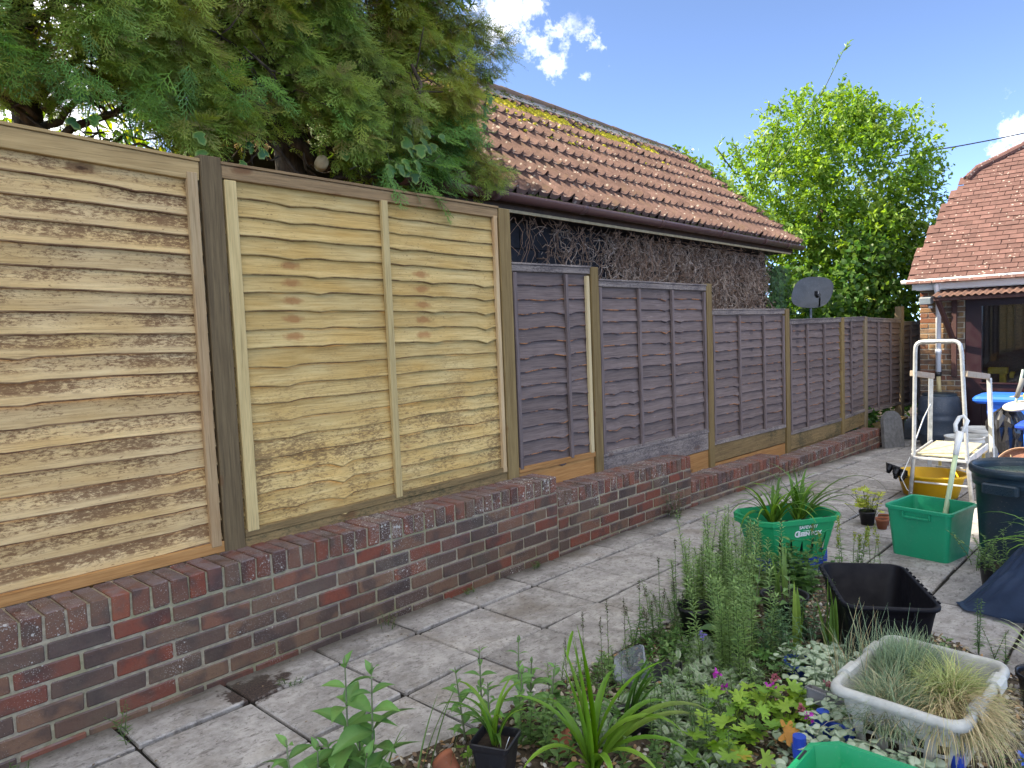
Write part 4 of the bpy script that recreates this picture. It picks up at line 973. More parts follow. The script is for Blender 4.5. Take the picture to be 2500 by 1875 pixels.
sh = [shoot([cpt(-1.35, -1.0, .3), cpt(-1.0, -1.0, .9), cpt(-.7, -1.0, 1.35), cpt(-.42, -1.0, 1.85), cpt(-.17, -1.0, 2.32), cpt(-.03, -1, 2.52)], 90),
      shoot([cpt(-1.45, -.9, .5), cpt(-1.25, -.9, 1.1), cpt(-1.1, -.9, 1.7)], 45), shoot([cpt(-1.6, -.8, .2), cpt(-1.8, -.8, .7), cpt(-1.95, -.8, 1.05)], 60),
      shoot([cpt(-2.1, -.6, -.1), cpt(-2.5, -.6, .3), cpt(-2.72, -.6, .48)], 60), shoot([cpt(-2.0, -.6, .1), cpt(-2.3, -.6, .45), cpt(-2.35, -.6, .7)], 45), shoot([cpt(-1.9, -.6, .6), cpt(-2.15, -.6, .95), cpt(-2.05, -.6, 1.1)], 30),
      shoot([cpt(1.6, 0, .4), cpt(1.9, 0, .75), cpt(2.1, 0, .62)], 60), shoot([cpt(1.7, 0, 0), cpt(2.15, 0, .1), cpt(2.3, 0, 0)], 60), shoot([cpt(.7, 0, 1.3), cpt(1.0, 0, 1.75), cpt(1.15, 0, 1.65)], 60), shoot([cpt(1.6, 0, -.7), cpt(1.95, 0, -.5), cpt(2.1, 0, -.75)], 50),
      shoot([cpt(0, 0, 1.5), cpt(.1, 0, 1.9), cpt(.15, 0, 2.02)], 40)]
lmesh('shoot_leaves', sh, m_lf, tree)
# creeper spilling from the tree over the right edge of the barn roof
pts = []
for k in range(900):
    t = random.random(); s = .12+random.gauss(0, .14)+.1*math.sin(t*12); h = t*SLEN
    pts.append(BG+BU*s+BV*EV+Vector((0, 0, EZ))+sdir*h+nrm*abs(random.gauss(.05, .05)))
P = np.array([tuple(p) for p in pts]); cr_ = empty('roof_creeper', bp(.2, 1, 2.4), 'light green creeper along the right verge of the barn roof', 'creeper')
lmesh('foliage', [leafmass(P, .085, TG)], m_lf, cr_)
MB().tube([bp(.1, .1, 2.6)+sdir*(SLEN*t)+Vector((.03*math.sin(t*20), 0, .03)) for t in np.linspace(0, .95, 9)], .012, 5).build('stem', m_stem, cr_)
shrub('distant_tree', 'small pale green treetop just beyond the end of the barn ridge', [(12.0, 9.2, 3.7, .75, .7, .95, 1500), (11.2, 9.3, 3.9, .6, .5, .6, 700)], .10, TG, 'tree')
shrub('distant_tree', 'faint pale treetop between the tall tree and the house roof', [(24.5, 7.5, 3.4, 2.2, 1.6, 3.0, 2500)], .16, [(.20, .26, .09), (.16, .22, .07)], 'tree')

# ---- dead creeper stems on the barn wall, live ivy at its corner
dc = empty('dead_creeper', bp(-3, .25, -.2), 'tangle of dead grey-brown creeper stems clinging to the barn wall', 'creeper')
m = MB(); rr = random.Random(3)
def strand(s, z, L, r0, vo, down):
    an = rr.uniform(0, 6.28); p = [s, z]; P = []; n_ = 8
    for i in range(n_):
        P.append(bp(p[0], .285-vo-.05*math.sin(i*.9+an)*rr.uniform(0, 1), p[1])); an += rr.gauss(0, .62)
        dx, dz = math.cos(an), math.sin(an)-down; l = math.hypot(dx, dz) or 1
        p[0] += dx/l*L/n_; p[1] += dz/l*L/n_
        if p[0] > -.30: p[0] = -.30
        if p[1] > 2.42: p[1] = 2.42
    m.tube(P, [r0*(1-.5*i/n_) for i in range(n_)], 3, False)
for k in range(6200):
    if k == 3200: m.build('stems', m_twig, dc); m = MB()
    s = -.45-rr.random()**.8*5.1; z = 2.42-rr.random()*1.44
    if s < -4.4: 
        if rr.random() < .80 or z < 2.1: continue
    elif s < -3.2 and z < 1.85 and rr.random() < .7: continue
    strand(s, z, rr.uniform(.18, .55), rr.uniform(.0022, .0065), rr.uniform(0, .13), .0 if s > -3.5 else .35)
for k in range(60): strand(rr.uniform(-6.2, -3.2), 2.44, rr.uniform(.3, .75), rr.uniform(.002, .0045), .2, 1.3)
for k in range(110): strand(rr.uniform(-7, -.6), 2.46, rr.uniform(.08, .22), rr.uniform(.0015, .003), .24, .5)
m.build('brown_stems', m_twig2, dc)
P = np.array([tuple(bp(rr.uniform(-4.2, -.4), rr.uniform(.12, .26), rr.uniform(1.2, 2.3))) for _ in range(900)])
lmesh('dry_leaves', [leafmass(P, .05, [(.16, .10, .07), (.22, .16, .12), (.12, .08, .06)])], m_lfs, dc)
li = empty('wall_ivy', bp(-.2, .2, -.2), 'green ivy on the right corner of the barn wall beside the dish', 'ivy')
P = []; 
for k in range(2300):
    s = random.uniform(-.42, .55)+.06*math.sin(k); z = random.uniform(-.1, 2.32)
    P.append(tuple(bp(s, .20+random.uniform(-.08, .1)+(.1 if s > 0 else 0), z)))
P = np.array(P); n_ = len(P)
V, F, C = scatter(IV, IF, P, np.stack([RNG.normal(0, .4, n_), np.full(n_, -.25), np.full(n_, -1.)], 1), np.stack([RNG.normal(-.2, .3, n_), np.full(n_, -1.), RNG.uniform(.1, .7, n_)], 1), RNG.uniform(.045, .08, n_), pick([(.035, .10, .025), (.055, .14, .03), (.025, .07, .02)], n_), ((.12, .18, .07), IE*.3))
lmesh('foliage', [(V, F, C)], m_lf, li)
shrub('laurel_shrub', 'dark green laurel filling the space behind the dish and the far fence', [(11.6, 4.5, 1.0, 1.0, .65, 1.35, 2600), (13.0, 4.4, 1.0, 1.0, .6, 1.3, 1800), (14.6, 4.0, .9, .9, .4, 1.2, 900), (12.9, 4.0, 2.0, .9, .45, 1.0, 1500), (14.2, 3.9, 2.2, .9, .4, 1.2, 1200)], .10, [(.035, .10, .02), (.05, .13, .025), (.09, .17, .03), (.07, .14, .03)], 'shrub', T=LTw, TF=LFw)

# ================================================================== SATELLITE DISH AND CABLE
dish = empty('satellite_dish', (10.75, 4.05, 0), 'dark grey oval satellite dish above the fence in front of the ivy', 'dish')
dd = MB(); f = Vector((-.80, -.50, .33)).normalized(); a = f.cross(Vector((0, 0, 1))).normalized(); b = a.cross(f).normalized()
# a = to the right of the viewer, b = up
rot = R(-22); a2 = a*math.cos(rot)+b*math.sin(rot); b2 = -a*math.sin(rot)+b*math.cos(rot); a = a2; b = b2
dcn = Vector((10.66, 4.03, 1.93)); V = []; F = []
for i, q in enumerate(np.linspace(0, 1, 7)):
    for k in range(36):
        t = 2*math.pi*k/36; sup = 1+.05*math.cos(4*t+.8)
        V.append(dcn+a*(.300*q*math.cos(t)*sup)+b*(.235*q*math.sin(t)*sup)-f*(.055*(1-q*q)))
for i in range(6):
    for k in range(36): F.append((i*36+k, i*36+(k+1) % 36, (i+1)*36+(k+1) % 36, (i+1)*36+k))
dd.add(V, F); dd.add([v-f*.006 for v in V], [q[::-1] for q in F]); dd.add([v for v in V[-36:]]+[v-f*.006 for v in V[-36:]], [(k, 36+k, 36+(k+1) % 36, (k+1) % 36) for k in range(36)])
m_dish = m_plastic('dish_grey', (.085, .095, .11), .5, .5); m_blk = m_plastic('black_plastic', (.014, .014, .017), .38, .12)
dd.build('reflector', m_dish, dish, True)
MB().bar(dcn-b*.22-f*.02, dcn-b*.20+a*.06+f*.33, .022, .022).build('arm', m_blk, dish)
lnb = MB(); q = dcn-b*.17+a*.06+f*.36; lnb.tube([q, q-f*.09+b*.02], [.024, .030], 10); lnb.box(q+b*.03+a*.02, (.05, .05, .07), ch=.006); lnb.build('receiver', m_blk, dish)
lb = MB(); lb.box(q+b*.035+a*.0-f*.0+Vector((-.028, -.0, 0)), (.004, .032, .04)); lb.build('sticker', m_white, dish)
MB().tube([(10.85, 4.13, -.3), (10.85, 4.13, 1.85), dcn-f*.06], .02, 8).build('mast', m_metal('galvanised', (.3, .31, .32)), dish)
cb = MB().tube([Vector((15.2, 4.6, 4.52)).lerp(Vector((19.5, -.1, 5.75)), t)-Vector((0, 0, .18*math.sin(math.pi*t))) for t in np.linspace(0, 1, 12)], .012, 6)
tag(cb.build('overhead_cable', m_blk, None), 'black overhead cable running from the tall tree towards the house', 'cable')

# ================================================================== BINS, BOXES, LADDER
m_green = m_plastic('green_plastic', (.0, .30, .115), .38, .16, .4); m_greenD = m_plastic('green_plastic_deep', (.0, .29, .145), .38, .16, .4)
m_ink = m_plastic('dark_teal_plastic', (.012, .030, .045), .33, .25, .45); m_blackp = m_plastic('black_tub_plastic', (.005, .005, .008), .5, .0, .2)
m_blue = m_plastic('blue_plastic', (.012, .06, .42), .38, .08); m_blueB = m_plastic('bright_blue_plastic', (.015, .13, .62), .35, .10)
m_yelp = m_plastic('yellow_tub_plastic', (.72, .42, .015), .4, .15); m_greyp = m_plastic('weathered_white_plastic', (.52, .52, .47), .55, .5)
m_terra = m_plastic('terracotta', (.34, .12, .065), .8, .3, .2); m_bk = m_plastic('white_bucket_plastic', (.62, .62, .58), .45, .3)
m_alu = m_metal('aluminium', (.62, .63, .62), .38, .55); m_comp = m_simple('compost', (.05, .035, .025), (.02, .015, .012), 60)
m_label = m_plastic('printed_white', (.72, .76, .78), .6, .05)
def rrect(w, d, c, n=3, ch=False):
    P = []
    for sx, sy, a0 in ((1, 1, 0), (-1, 1, 90), (-1, -1, 180), (1, -1, 270)):
        cx, cy = sx*(w/2-c), sy*(d/2-c)
        if ch: P += [(cx+c*(1 if a0 in (0, 270) else -1), cy) if a0 in (0, 180) else (cx, cy+c*(1 if a0 == 90 else -1)), (cx, cy+c*(1 if a0 == 0 else -1)) if a0 in (0, 180) else (cx+c*(1 if a0 == 270 else -1), cy)]
        else: P += [(cx+c*math.cos(R(a0+90*k/n)), cy+c*math.sin(R(a0+90*k/n))) for k in range(n+1)]
    return P
def ring(P, z, dz=0): return [Vector((x, y, z)) for x, y in P]
def tub(w0, d0, w1, d1, h, c, t=.004, lip=.016, lipd=.022, n=4, steps=5):
    """open box: base w0 x d0, rim w1 x d1"""
    m = MB(); rr_ = []
    for k in range(steps+1):
        q = k/steps; rr_.append(ring(rrect(w0+(w1-w0)*q, d0+(d1-d0)*q, c, n), h*q*.995))
    rr_[-1] = ring(rrect(w1, d1, c, n), h-lipd)
    rr_ += [ring(rrect(w1+2*lip, d1+2*lip, c+lip, n), h-lipd), ring(rrect(w1+2*lip+.002, d1+2*lip+.002, c+lip, n), h-.003), ring(rrect(w1+2*lip-.006, d1+2*lip-.006, c+lip, n), h), ring(rrect(w1-2*t+.004, d1-2*t+.004, c, n), h), ring(rrect(w1-2*t, d1-2*t, c, n), h-.004), ring(rrect(w0-2*t, d0-2*t, c, n), t)]
    return m.loft(rr_, True, True)
def T(o, label, cat, group=None): return tag(o, label, cat, group)

# plain green box with the long handle standing in it
rz = R(-10); bx = empty('green_crate', (5.385, 1.275, gz(5.4)), 'plain green plastic box on the sunlit paving with a pole standing in it', 'box', None, rz)
b = tub(.34, .345, .395, .40, .335, .03, lip=.012, lipd=.022); o = b.build('body', m_greenD, bx, loc=(5.385, 1.275, gz(5.4)), rot=(0, 0, rz)); 
for x_, d_ in ((-.197, -1), (.197, 1)):
    h = MB(); h.box((x_+d_*.012, 0, .275), (.016, .17, .012), ch=.002); h.box((x_+d_*.012, -.082, .29), (.016, .008, .035)); h.box((x_+d_*.012, .082, .29), (.016, .008, .035)); h.build('handle', m_greenD, bx, loc=(5.385, 1.275, gz(5.4)), rot=(0, 0, rz))
pl = empty('long_handled_tool', (5.45, 1.23, .0), 'pale green pole with a white loop grip leaning from the green box to the ladder', 'pole')
p0, p1 = Vector((5.42, 1.235, -.02)), Vector((5.86, 1.19, .83)); dv = (p1-p0)
MB().tube([p0, p0+dv*.74], .0165, 12).build('pole', m_plastic('pale_green_paint', (.46, .58, .36), .35, .15), pl, True)
g = MB(); q0 = p0+dv*.74; g.tube([p0+dv*.70, q0+dv*.06, p0+dv*.88], [.019, .022, .026], 12)
e = p0+dv*.88; sdv = Vector((.25, -.95, 0)).normalized(); g.tube([e-sdv*.022, e+dv*.06-sdv*.034, e+dv*.115-sdv*.018, e+dv*.125+sdv*.006, e+dv*.09+sdv*.034, e+sdv*.022], .014, 8); g.build('grip', m_white, pl, True)
MB().tube([p0, p0+dv*.03], .019, 12).build('tip', m_white, pl, True)

# slotted green recycling box on a blue crate, with lettering
def slotbox(name, loc, rz, label, lettered=True, group='green recycling boxes with chamfered corners', L=.55, Dp=.37, H=.255):
    e = empty(name, loc, label, 'box', group, rz)
    W0, D0, cc = L-.12, Dp-.09, .055
    top = rrect(L, Dp, cc, ch=True); bot = rrect(W0, D0, .045, ch=True)
    m = MB(); N8 = len(top)
    def Pt(i, u, v):
        a0, a1 = Vector((*bot[i], 0)), Vector((*bot[(i+1) % N8], 0)); b0, b1 = Vector((*top[i], H)), Vector((*top[(i+1) % N8], H))
        return a0.lerp(a1, u).lerp(b0.lerp(b1, u), v)
    for i in range(N8):
        ln = (Vector(top[i])-Vector(top[(i+1) % N8])).length
        wave = (lambda u, l=ln: .52+.10*math.cos((u)*math.pi*2)) if ln > .3 else (lambda u: .62)
        nsl = 5 if ln > .3 else (3 if ln > .2 else 0)
        def quad(pts): m.add([Pt(i, u, v) for u, v in pts], [tuple(range(len(pts)))])
        v0 = .07
        if nsl == 0: quad([(0, 0), (1, 0), (1, 1), (0, 1)]); continue
        us = [(k+.5)/nsl for k in range(nsl)]; hw = .22/nsl
        tops = [wave(u) for u in us]
        quad([(0, 0), (1, 0), (1, v0), (0, v0)])
        prev = (0, .5)
        bd = [(0, wave(0))]
        for u, tv in zip(us, tops): bd.append((u, tv))
        bd.append((1, wave(1)))
        for k in range(len(bd)-1):
            (ua, va), (ub, vb) = bd[k], bd[k+1]
            la = ua+hw if k > 0 else 0; lb = ub-hw if k < len(bd)-2 else 1
            ta = .25*hw if k > 0 else 0; tb = .25*hw if k < len(bd)-2 else 0
            quad([(la, v0), (lb, v0), (ub-tb, vb), (ua+ta, va)])
            quad([(ua, va), (ub, vb), (ub, 1), (ua, 1)])
    m.add([Vector((x, y, 0)) for x, y in bot], [tuple(range(N8))])
    o = m.build('body', m_green, e, loc=loc, rot=(0, 0, rz)); sm = o.modifiers.new('t', 'SOLIDIFY'); sm.thickness = .0035
    rm_ = MB(); A = lambda k, z: ring(rrect(L+2*k, Dp+2*k, cc+k*.5, ch=True), z)
    rm_.loft([A(0, H-.030), A(.013, H-.030), A(.016, H-.002), A(.014, H), A(.002, H), A(-.003, H-.004), A(-.003, H-.03)]); rm_.build('rim', m_green, e, loc=loc, rot=(0, 0, rz))
    rib = MB()
    for i in (5, 1):
        pts = [Pt(i, u, .52+.10*math.cos(u*math.pi*2)+.045)+Vector((0, -.003 if i == 5 else .003, 0)) for u in np.linspace(0, 1, 17)]
        rib.tube(pts, .0028, 5)
    rib.build('raised_line', m_green, e, loc=loc, rot=(0, 0, rz))
    for sx in (-1, 1):
        h = MB(); h.box((sx*(L/2+.020), 0, H-.022), (.03, .20, .012), ch=.003); h.box((sx*(L/2+.034), 0, H-.03), (.008, .20, .028), ch=.002); h.build('handle', m_green, e, loc=loc, rot=(0, 0, rz))
    for q in range(3):
        for sy in (-1, 1):
            sl_ = MB(); sl_.box(((q-1)*.15, sy*(Dp/2+.006), H+.0015), (.055, .007, .002)); sl_.build('rim_slot', m_blk, e, loc=loc, rot=(0, 0, rz))
    if lettered:
        def txt(s, size, u, v, name='lettering', sh=0.0, ext=.0008, off=0):
            c_ = bpy.data.curves.new(name, 'FONT'); c_.body = s; c_.size = size; c_.align_x = 'CENTER'; c_.extrude = ext; c_.offset = off+.0006; c_.shear = sh; c_.materials.append(m_label)
            p = Pt(5, u, v); ax = (Pt(5, 1, v)-Pt(5, 0, v)).normalized(); up_ = (Pt(5, u, 1)-Pt(5, u, 0)).normalized(); nn = ax.cross(up_).normalized()
            o = bpy.data.objects.new(name, c_); COL.objects.link(o); me_ = o.to_mesh().copy(); bpy.data.objects.remove(o); o = bpy.data.objects.new(name, me_); COL.objects.link(o)
            M4 = Matrix((ax, nn.cross(ax).normalized(), nn)).transposed().to_4x4(); M4.translation = p+nn*.0035
            o.parent = e; o.matrix_local = M4; return o
        # the long side that faces the camera: u grows to the right there
        txt('SAFEWAY', .029, .575, .755, ext=.0006); txt('REEN BOX', .035, .610, .575, off=.0012); txt('G', .056, .395, .560, off=.0008)
        ar = MB(); ar.tube([Pt(5, .575+q*.09, .705+.016*q*q-.012)+Vector((0, -.004, 0)) for q in np.linspace(-1, 1, 9)], [.0004+.0014*(1-abs(q)) for q in np.linspace(-1, 1, 9)], 5); ar.build('lettering_swoosh', m_label, e, loc=loc, rot=(0, 0, rz))
    return e
B1 = (4.515, 1.885, .085); R1 = R(-33)
slotbox('green_recycling_box', B1, R1, 'green recycling box lettered GREEN BOX, holding two strappy daylilies')
slotbox('green_recycling_box', (1.88, .62, .045), R(0), 'empty green recycling box cut off by the bottom edge of the picture', False)
MB_ = MB
def crate(name, loc, rz, w, d, h, label, m=None):
    m = m or m_blue; e = empty(name, loc, label, 'crate', None, rz)
    b = tub(w-.03, d-.03, w, d, h, .015, lip=.010, lipd=.03); b.build('body', m, e, loc=loc, rot=(0, 0, rz))
    for sx in (-1, 1):
        c_ = MB(); c_.tube([(sx*(w/2-.01), d/2-.015, h-.04), (sx*(w/2-.01), d/2-.015, h+.035)], .022, 12); c_.build('corner_post', m, e, loc=loc, rot=(0, 0, rz)); c_ = MB(); c_.tube([(sx*(w/2-.01), -d/2+.015, h-.04), (sx*(w/2-.01), -d/2+.015, h+.035)], .022, 12); c_.build('corner_post', m, e, loc=loc, rot=(0, 0, rz))
    return e
crate('blue_crate', (4.53, 1.90, gz(4.5)+.0), R1, .40, .27, .10, 'low blue crate under the lettered green recycling box')
crate('blue_crate', (2.475, .745, gz(2.4)), R(0), .23, .45, .115, 'deep blue crate of silver-leaved plants wedged beneath the laundry basket')

# black tub
rzt = R(30.5); TL = (3.565, 1.075, gz(3.5)); bt = empty('black_tub', TL, 'large empty black plastic tub lying among the plants', 'tub', None, rzt)
b = tub(.50, .28, .585, .37, .325, .055, lip=.014, lipd=.018, n=5); b.build('body', m_blackp, bt, True, loc=TL, rot=(0, 0, rzt))
for s in (-1, 1):
    hb = MB(); hb.box((s*.302, 0, .268), (.010, .16, .006)); hb.box((s*.302, .08, .285), (.010, .006, .04)); hb.box((s*.302, -.08, .285), (.010, .006, .04)); hb.build('handle', m_blackp, bt, loc=TL, rot=(0, 0, rzt))
rb = MB()
for s in (-1, 1):
    for k in range(9): rb.box((-.22+k*.055, s*.200, .326), (.028, .007, .006), ch=.001)
rb.build('rim_ridge', m_blackp, bt, loc=TL, rot=(0, 0, rzt))['kind'] = 'stuff'

# weathered laundry basket with slots
LBk = (2.785, .69, gz(2.7)+.02); rzb = R(-3); bk = empty('laundry_basket', LBk, 'weathered pale grey slotted laundry basket full of tufted grasses', 'basket', None, rzb)
m = MB(); NP = 7
top = rrect(.535, .385, .050, NP); bot = rrect(.43, .29, .05, NP); Hb = .262
def resamp(P, n):
    P = [Vector(p) for p in P]; d = [0]
    for i in range(len(P)): d.append(d[-1]+(P[(i+1) % len(P)]-P[i]).length)
    out = []
    for k in range(n):
        t = d[-1]*k/n; i = max(j for j in range(len(P)) if d[j] <= t+1e-9); out.append(P[i].lerp(P[(i+1) % len(P)], (t-d[i])/max(1e-9, d[i+1]-d[i])))
    return out
NC = 84; tp = resamp(top, NC); bo = resamp(bot, NC); vl = [0, .10, .14, .28, .32, .46, .50, .64, .68, .93]
for j in range(len(vl)-1):
    hole = j in (2, 4, 6)
    for i in range(NC):
        if hole and i % 4 > 1: continue
        k = (i+1) % NC; f = lambda a, b, v: (a.x+(b.x-a.x)*v, a.y+(b.y-a.y)*v, Hb*v)
        m.add([f(bo[i], tp[i], vl[j]), f(bo[k], tp[k], vl[j]), f(bo[k], tp[k], vl[j+1]), f(bo[i], tp[i], vl[j+1])], [(0, 1, 2, 3)])
m.add([(p.x, p.y, .0) for p in bo], [tuple(range(NC))])
o = m.build('body', m_greyp, bk, loc=LBk, rot=(0, 0, rzb)); sm = o.modifiers.new('t', 'SOLIDIFY'); sm.thickness = .004
A = lambda k, z: [Vector((p.x*(1+k/.27), p.y*(1+k/.20), z)) for p in tp]
rm_ = MB().loft([A(-.006, Hb*.93), A(-.004, Hb+.004), A(.004, Hb+.012), A(.016, Hb+.010), A(.022, Hb), A(.024, Hb-.018), A(.021, Hb-.018), A(.019, Hb-.002), A(.0, Hb-.0), A(-.002, Hb*.93)]); rm_.build('rim', m_greyp, bk, True, loc=LBk, rot=(0, 0, rzb))
for s in (-1, 1):
    for q in (-1, 1):
        gm = MB(); gm.loft([[Vector((q*.115+dx, s*(.1875+y_), Hb+z_)) for y_, z_ in ((-.008, -.01), (-.006, .014), (.006, .021), (.024, .019), (.036, .006), (.038, -.024), (.036, -.024), (.03, .0), (.02, .009), (.004, .009))] for dx in (-.042, .042)], True, True); gm.build('grip', m_greyp, bk, loc=LBk, rot=(0, 0, rzb))
MB().box((0, 0, .10), (.43, .29, .10)).build('compost', m_comp, bk, loc=LBk, rot=(0, 0, rzb))

# big round bin
BN = (5.30, .755, gz(5.3)); bn = empty('dustbin', BN, 'big dark teal round dustbin standing right of the plain green box', 'bin')
bd = MB().lathe([(0, 0), (.205, 0), (.215, .01), (.232, .30), (.248, .535), (.262, .54), (.266, .575), (.262, .60), (.270, .605), (.282, .615), (.284, .64), (.276, .655), (.262, .655), (.256, .62), (.24, .50), (.21, .02), (0, .02)], n=48); bd.build('body', m_ink, bn, True, loc=BN)
for an in (R(165), R(345)):
    hm = MB(); rot_ = Matrix.Rotation(an, 3, 'Z'); hm.box(rot_ @ Vector((.282, 0, .545)), (.045, .19, .065), rot_, ch=.008)
    for k in range(7): hm.box(rot_ @ Vector((.305, 0, .520+k*.008)), (.004, .15, .004), rot_)
    hm.build('handle', m_ink, bn, loc=BN)
lidm = MB().lathe([(.254, .60), (.20, .612), (0, .618)], n=40); lidm.build('contents', m_simple('murky_water', (.10, .18, .15), (.05, .09, .08), 6, .1), bn, True, loc=BN)

# step ladder with platform
ld_ = empty('platform_ladder', (7.3, 1.63, gz(7.3)), 'aluminium platform step ladder with a tall hoop rail standing in the sun', 'ladder')
YA, YB = 1.815, 1.405
hp_ = MB(); zb = gz(7.1); P = [(7.12, YA+.035, zb), (7.10, YA, .31), (7.03, YA-.03, 1.22)]
arc = [(7.02, YA-.035-.055*(1-math.cos(t)), 1.265+.055*math.sin(t)) for t in np.linspace(0, math.pi/2, 5)]
arc2 = [(7.02, YB+.035+.055*(1-math.cos(t)), 1.265+.055*math.sin(t)) for t in np.linspace(math.pi/2, 0, 5)]
hp_.tube(P+arc+arc2+[(7.03, YB+.03, 1.22), (7.10, YB, .31), (7.12, YB-.035, zb)], .0165, 8); hp_.build('hoop_rail', m_alu, ld_, True)
for y, yr in ((YA, 1), (YB, -1)):
    MB().bar((7.80, y+.03*yr, .955), (7.86, y+.06*yr, gz(7.8)), .036, .022).build('rear_leg', m_alu, ld_)
    MB().bar((7.04, y, 1.045), (7.83, y+.02*yr, .965), .03, .05, ch=.004).build('side_rail', m_plastic('brown_rail', (.30, .24, .18), .5), ld_)
    MB().bar((7.09, y+.012*yr, .305), (7.80, y+.02*yr, .33), .018, .055, ch=.003).build('platform_side', m_alu, ld_)
    if yr > 0: MB().tube([(7.12, y+.02*yr, .36), (7.5, y+.02*yr, .60), (7.78, y+.03*yr, .70)], .006, 6).build('brace', m_alu, ld_)
MB().bar((7.08, YB, .30), (7.08, YA, .30), .03, .022, ch=.003).build('front_crossbar', m_alu, ld_)
MB().bar((7.12, YB, .08), (7.12, YA, .08), .014, .014, ch=.002).build('lower_bar', m_alu, ld_)
MB().bar((7.84, YB, .10), (7.84, YA, .10), .014, .014, ch=.002).build('lower_bar', m_alu, ld_)
MB().box((7.45, (YA+YB)/2, .338), (.68, YA-YB-.035, .014), Matrix.Rotation(R(-2), 3, 'Y'), ch=.003).build('platform', m_simple('worn_yellow_deck', (.46, .43, .30), (.30, .28, .18), 30), ld_)
MB().tube([(7.10, YA+.03, .30), (7.05, YA+.09, .12), (7.12, YA+.06, .0), (7.10, YA+.02, -.02)], .004, 5).build('cord', m_white, ld_)
ss = empty('step_stool', (7.95, 1.62, gz(8)), 'small yellow-framed step stool seen through the ladder', 'stool')
for y in (1.82, 1.46): MB().bar((8.05, y, .22), (8.0, y, gz(8)), .025, .02).build('leg', m_plastic('yellowed_metal', (.50, .40, .13), .5), ss)
MB().box((8.05, 1.64, .235), (.16, .40, .02), ch=.004).build('tread', m_plastic('tan_metal', (.52, .40, .22), .5), ss); MB().bar((8.02, 1.82, .06), (8.02, 1.46, .06), .02, .02).build('rung', m_plastic('tan_metal2', (.50, .38, .20), .5), ss)

# yellow tub with trays, buckets, bins and clutter in the sun
YT = (7.42, 1.76, gz(7.4)); yt = MB(); rr_ = []
def oval(a, b, z, n=36): return [Vector((a*math.cos(2*math.pi*k/n), b*math.sin(2*math.pi*k/n), z)) for k in range(n)]
yt.loft([oval(.19, .22, 0), oval(.235, .275, .19), oval(.255, .30, .19), oval(.255, .30, .21), oval(.24, .28, .21), oval(.18, .21, .01)], True, True)
T(yt.build('yellow_tub', m_yelp, None, True, loc=YT), 'yellow oval tub under the ladder platform', 'tub')
for k, (x, y, z, a) in enumerate(((7.17, 2.02, .13, 24), (7.13, 1.95, .10, 32))):
    sd = MB()
    for i in range(3):
        for j in range(2): sd.add([tuple(v) for v in (Vector((p.x+(i-1)*.055, p.y+(j-.5)*.055, p.z)) for rg in (oval(.016, .016, 0, 8), oval(.025, .025, .05, 8)) for p in rg)], [(q, (q+1) % 8, 8+(q+1) % 8, 8+q) for q in range(8)])
    sd.box((0, 0, .052), (.19, .125, .005))
    T(sd.build('seed_tray', m_blk, None, loc=(x, y, z), rot=(R(20), R(a), R(15))), ('upper' if k == 0 else 'lower')+' black module tray propped on the yellow tub', 'tray')
def bucket(name, loc, r0, r1, h, m, label, cat='bucket', lid=True, n=36):
    e = empty(name, loc, label, cat)
    b = MB().lathe([(0, 0), (r0, 0), (r1*.97, h*.80), (r1*1.03, h*.80), (r1*1.03, h*.84), (r1*.98, h*.85), (r1, h*.95), (r1*1.05, h*.95), (r1*1.05, h), (r1*.96, h), (r1*.94, h*.9), (r0*.95, .01), (0, .01)], n=n); b.build('body', m, e, True, loc=loc)
    if lid: MB().lathe([(r1*1.06, h*.93), (r1*1.07, h*1.02), (r1*.95, h*1.03), (r1*.9, h*.98), (0, h*.99)], n=n).build('lid', m, e, True, loc=loc)
    MB().tube([Vector((r1*1.04*math.cos(t), r1*1.04*math.sin(t), h*.84-.16*math.sin((t-R(120))/R(180)*math.pi))) for t in np.linspace(R(120), R(300), 12)], .004, 5).build('handle', m_white, e, True, loc=loc)
    return e
bucket('white_bucket', (10.6, 1.95, gz(10.6)), .17, .205, .36, m_bk, 'lidded white bucket, the farther of two behind the ladder')
bucket('white_bucket', (9.85, 1.98, gz(9.85)), .16, .20, .325, m_bk, 'open off-white bucket, the nearer of two behind the ladder', lid=False)
wbt = empty('water_butt', (11.5, 2.615, gz(11.5)), 'dark blue-grey ribbed water butt under the white downpipe', 'water butt')
MB().lathe([(0, 0), (.21, 0), (.23, .03), (.25, .15), (.262, .17), (.262, .20), (.255, .22), (.27, .36), (.278, .38), (.278, .41), (.268, .43), (.268, .46), (.276, .48), (.27, .52), (.255, .62), (.235, .69), (.20, .715), (.18, .72), (0, .725)], n=40).build('body', m_plastic('slate_blue_plastic', (.045, .065, .095), .4, .5), wbt, True, loc=(11.5, 2.615, gz(11.5)))
MB().lathe([(.205, .70), (.21, .735), (.19, .745), (0, .75)], n=32).build('lid', m_ink, wbt, True, loc=(11.5, 2.615, gz(11.5)))
rb_ = empty('recycling_bin', (11.25, 1.72, gz(11.2)), 'blue recycling bin with a blue lid below the dark red window', 'bin')
m = MB(); m.loft([[Vector((sx, sy, 0)) for sx, sy in rrect(.40, .46, .04)], [Vector((sx, sy, .66)) for sx, sy in rrect(.5, .56, .04)]], True, True); m.build('body', m_blueB, rb_, loc=(11.25, 1.70, gz(11.2)))
m = MB(); m.loft([[Vector((sx, sy, z)) for sx, sy in rrect(w, d, .07)] for w, d, z in ((.56, .74, .66), (.60, .82, .69), (.60, .82, .72), (.55, .76, .75), (.40, .6, .77))], True, True); m.build('lid', m_blueB, rb_, loc=(11.25, 1.72, gz(11.2)))
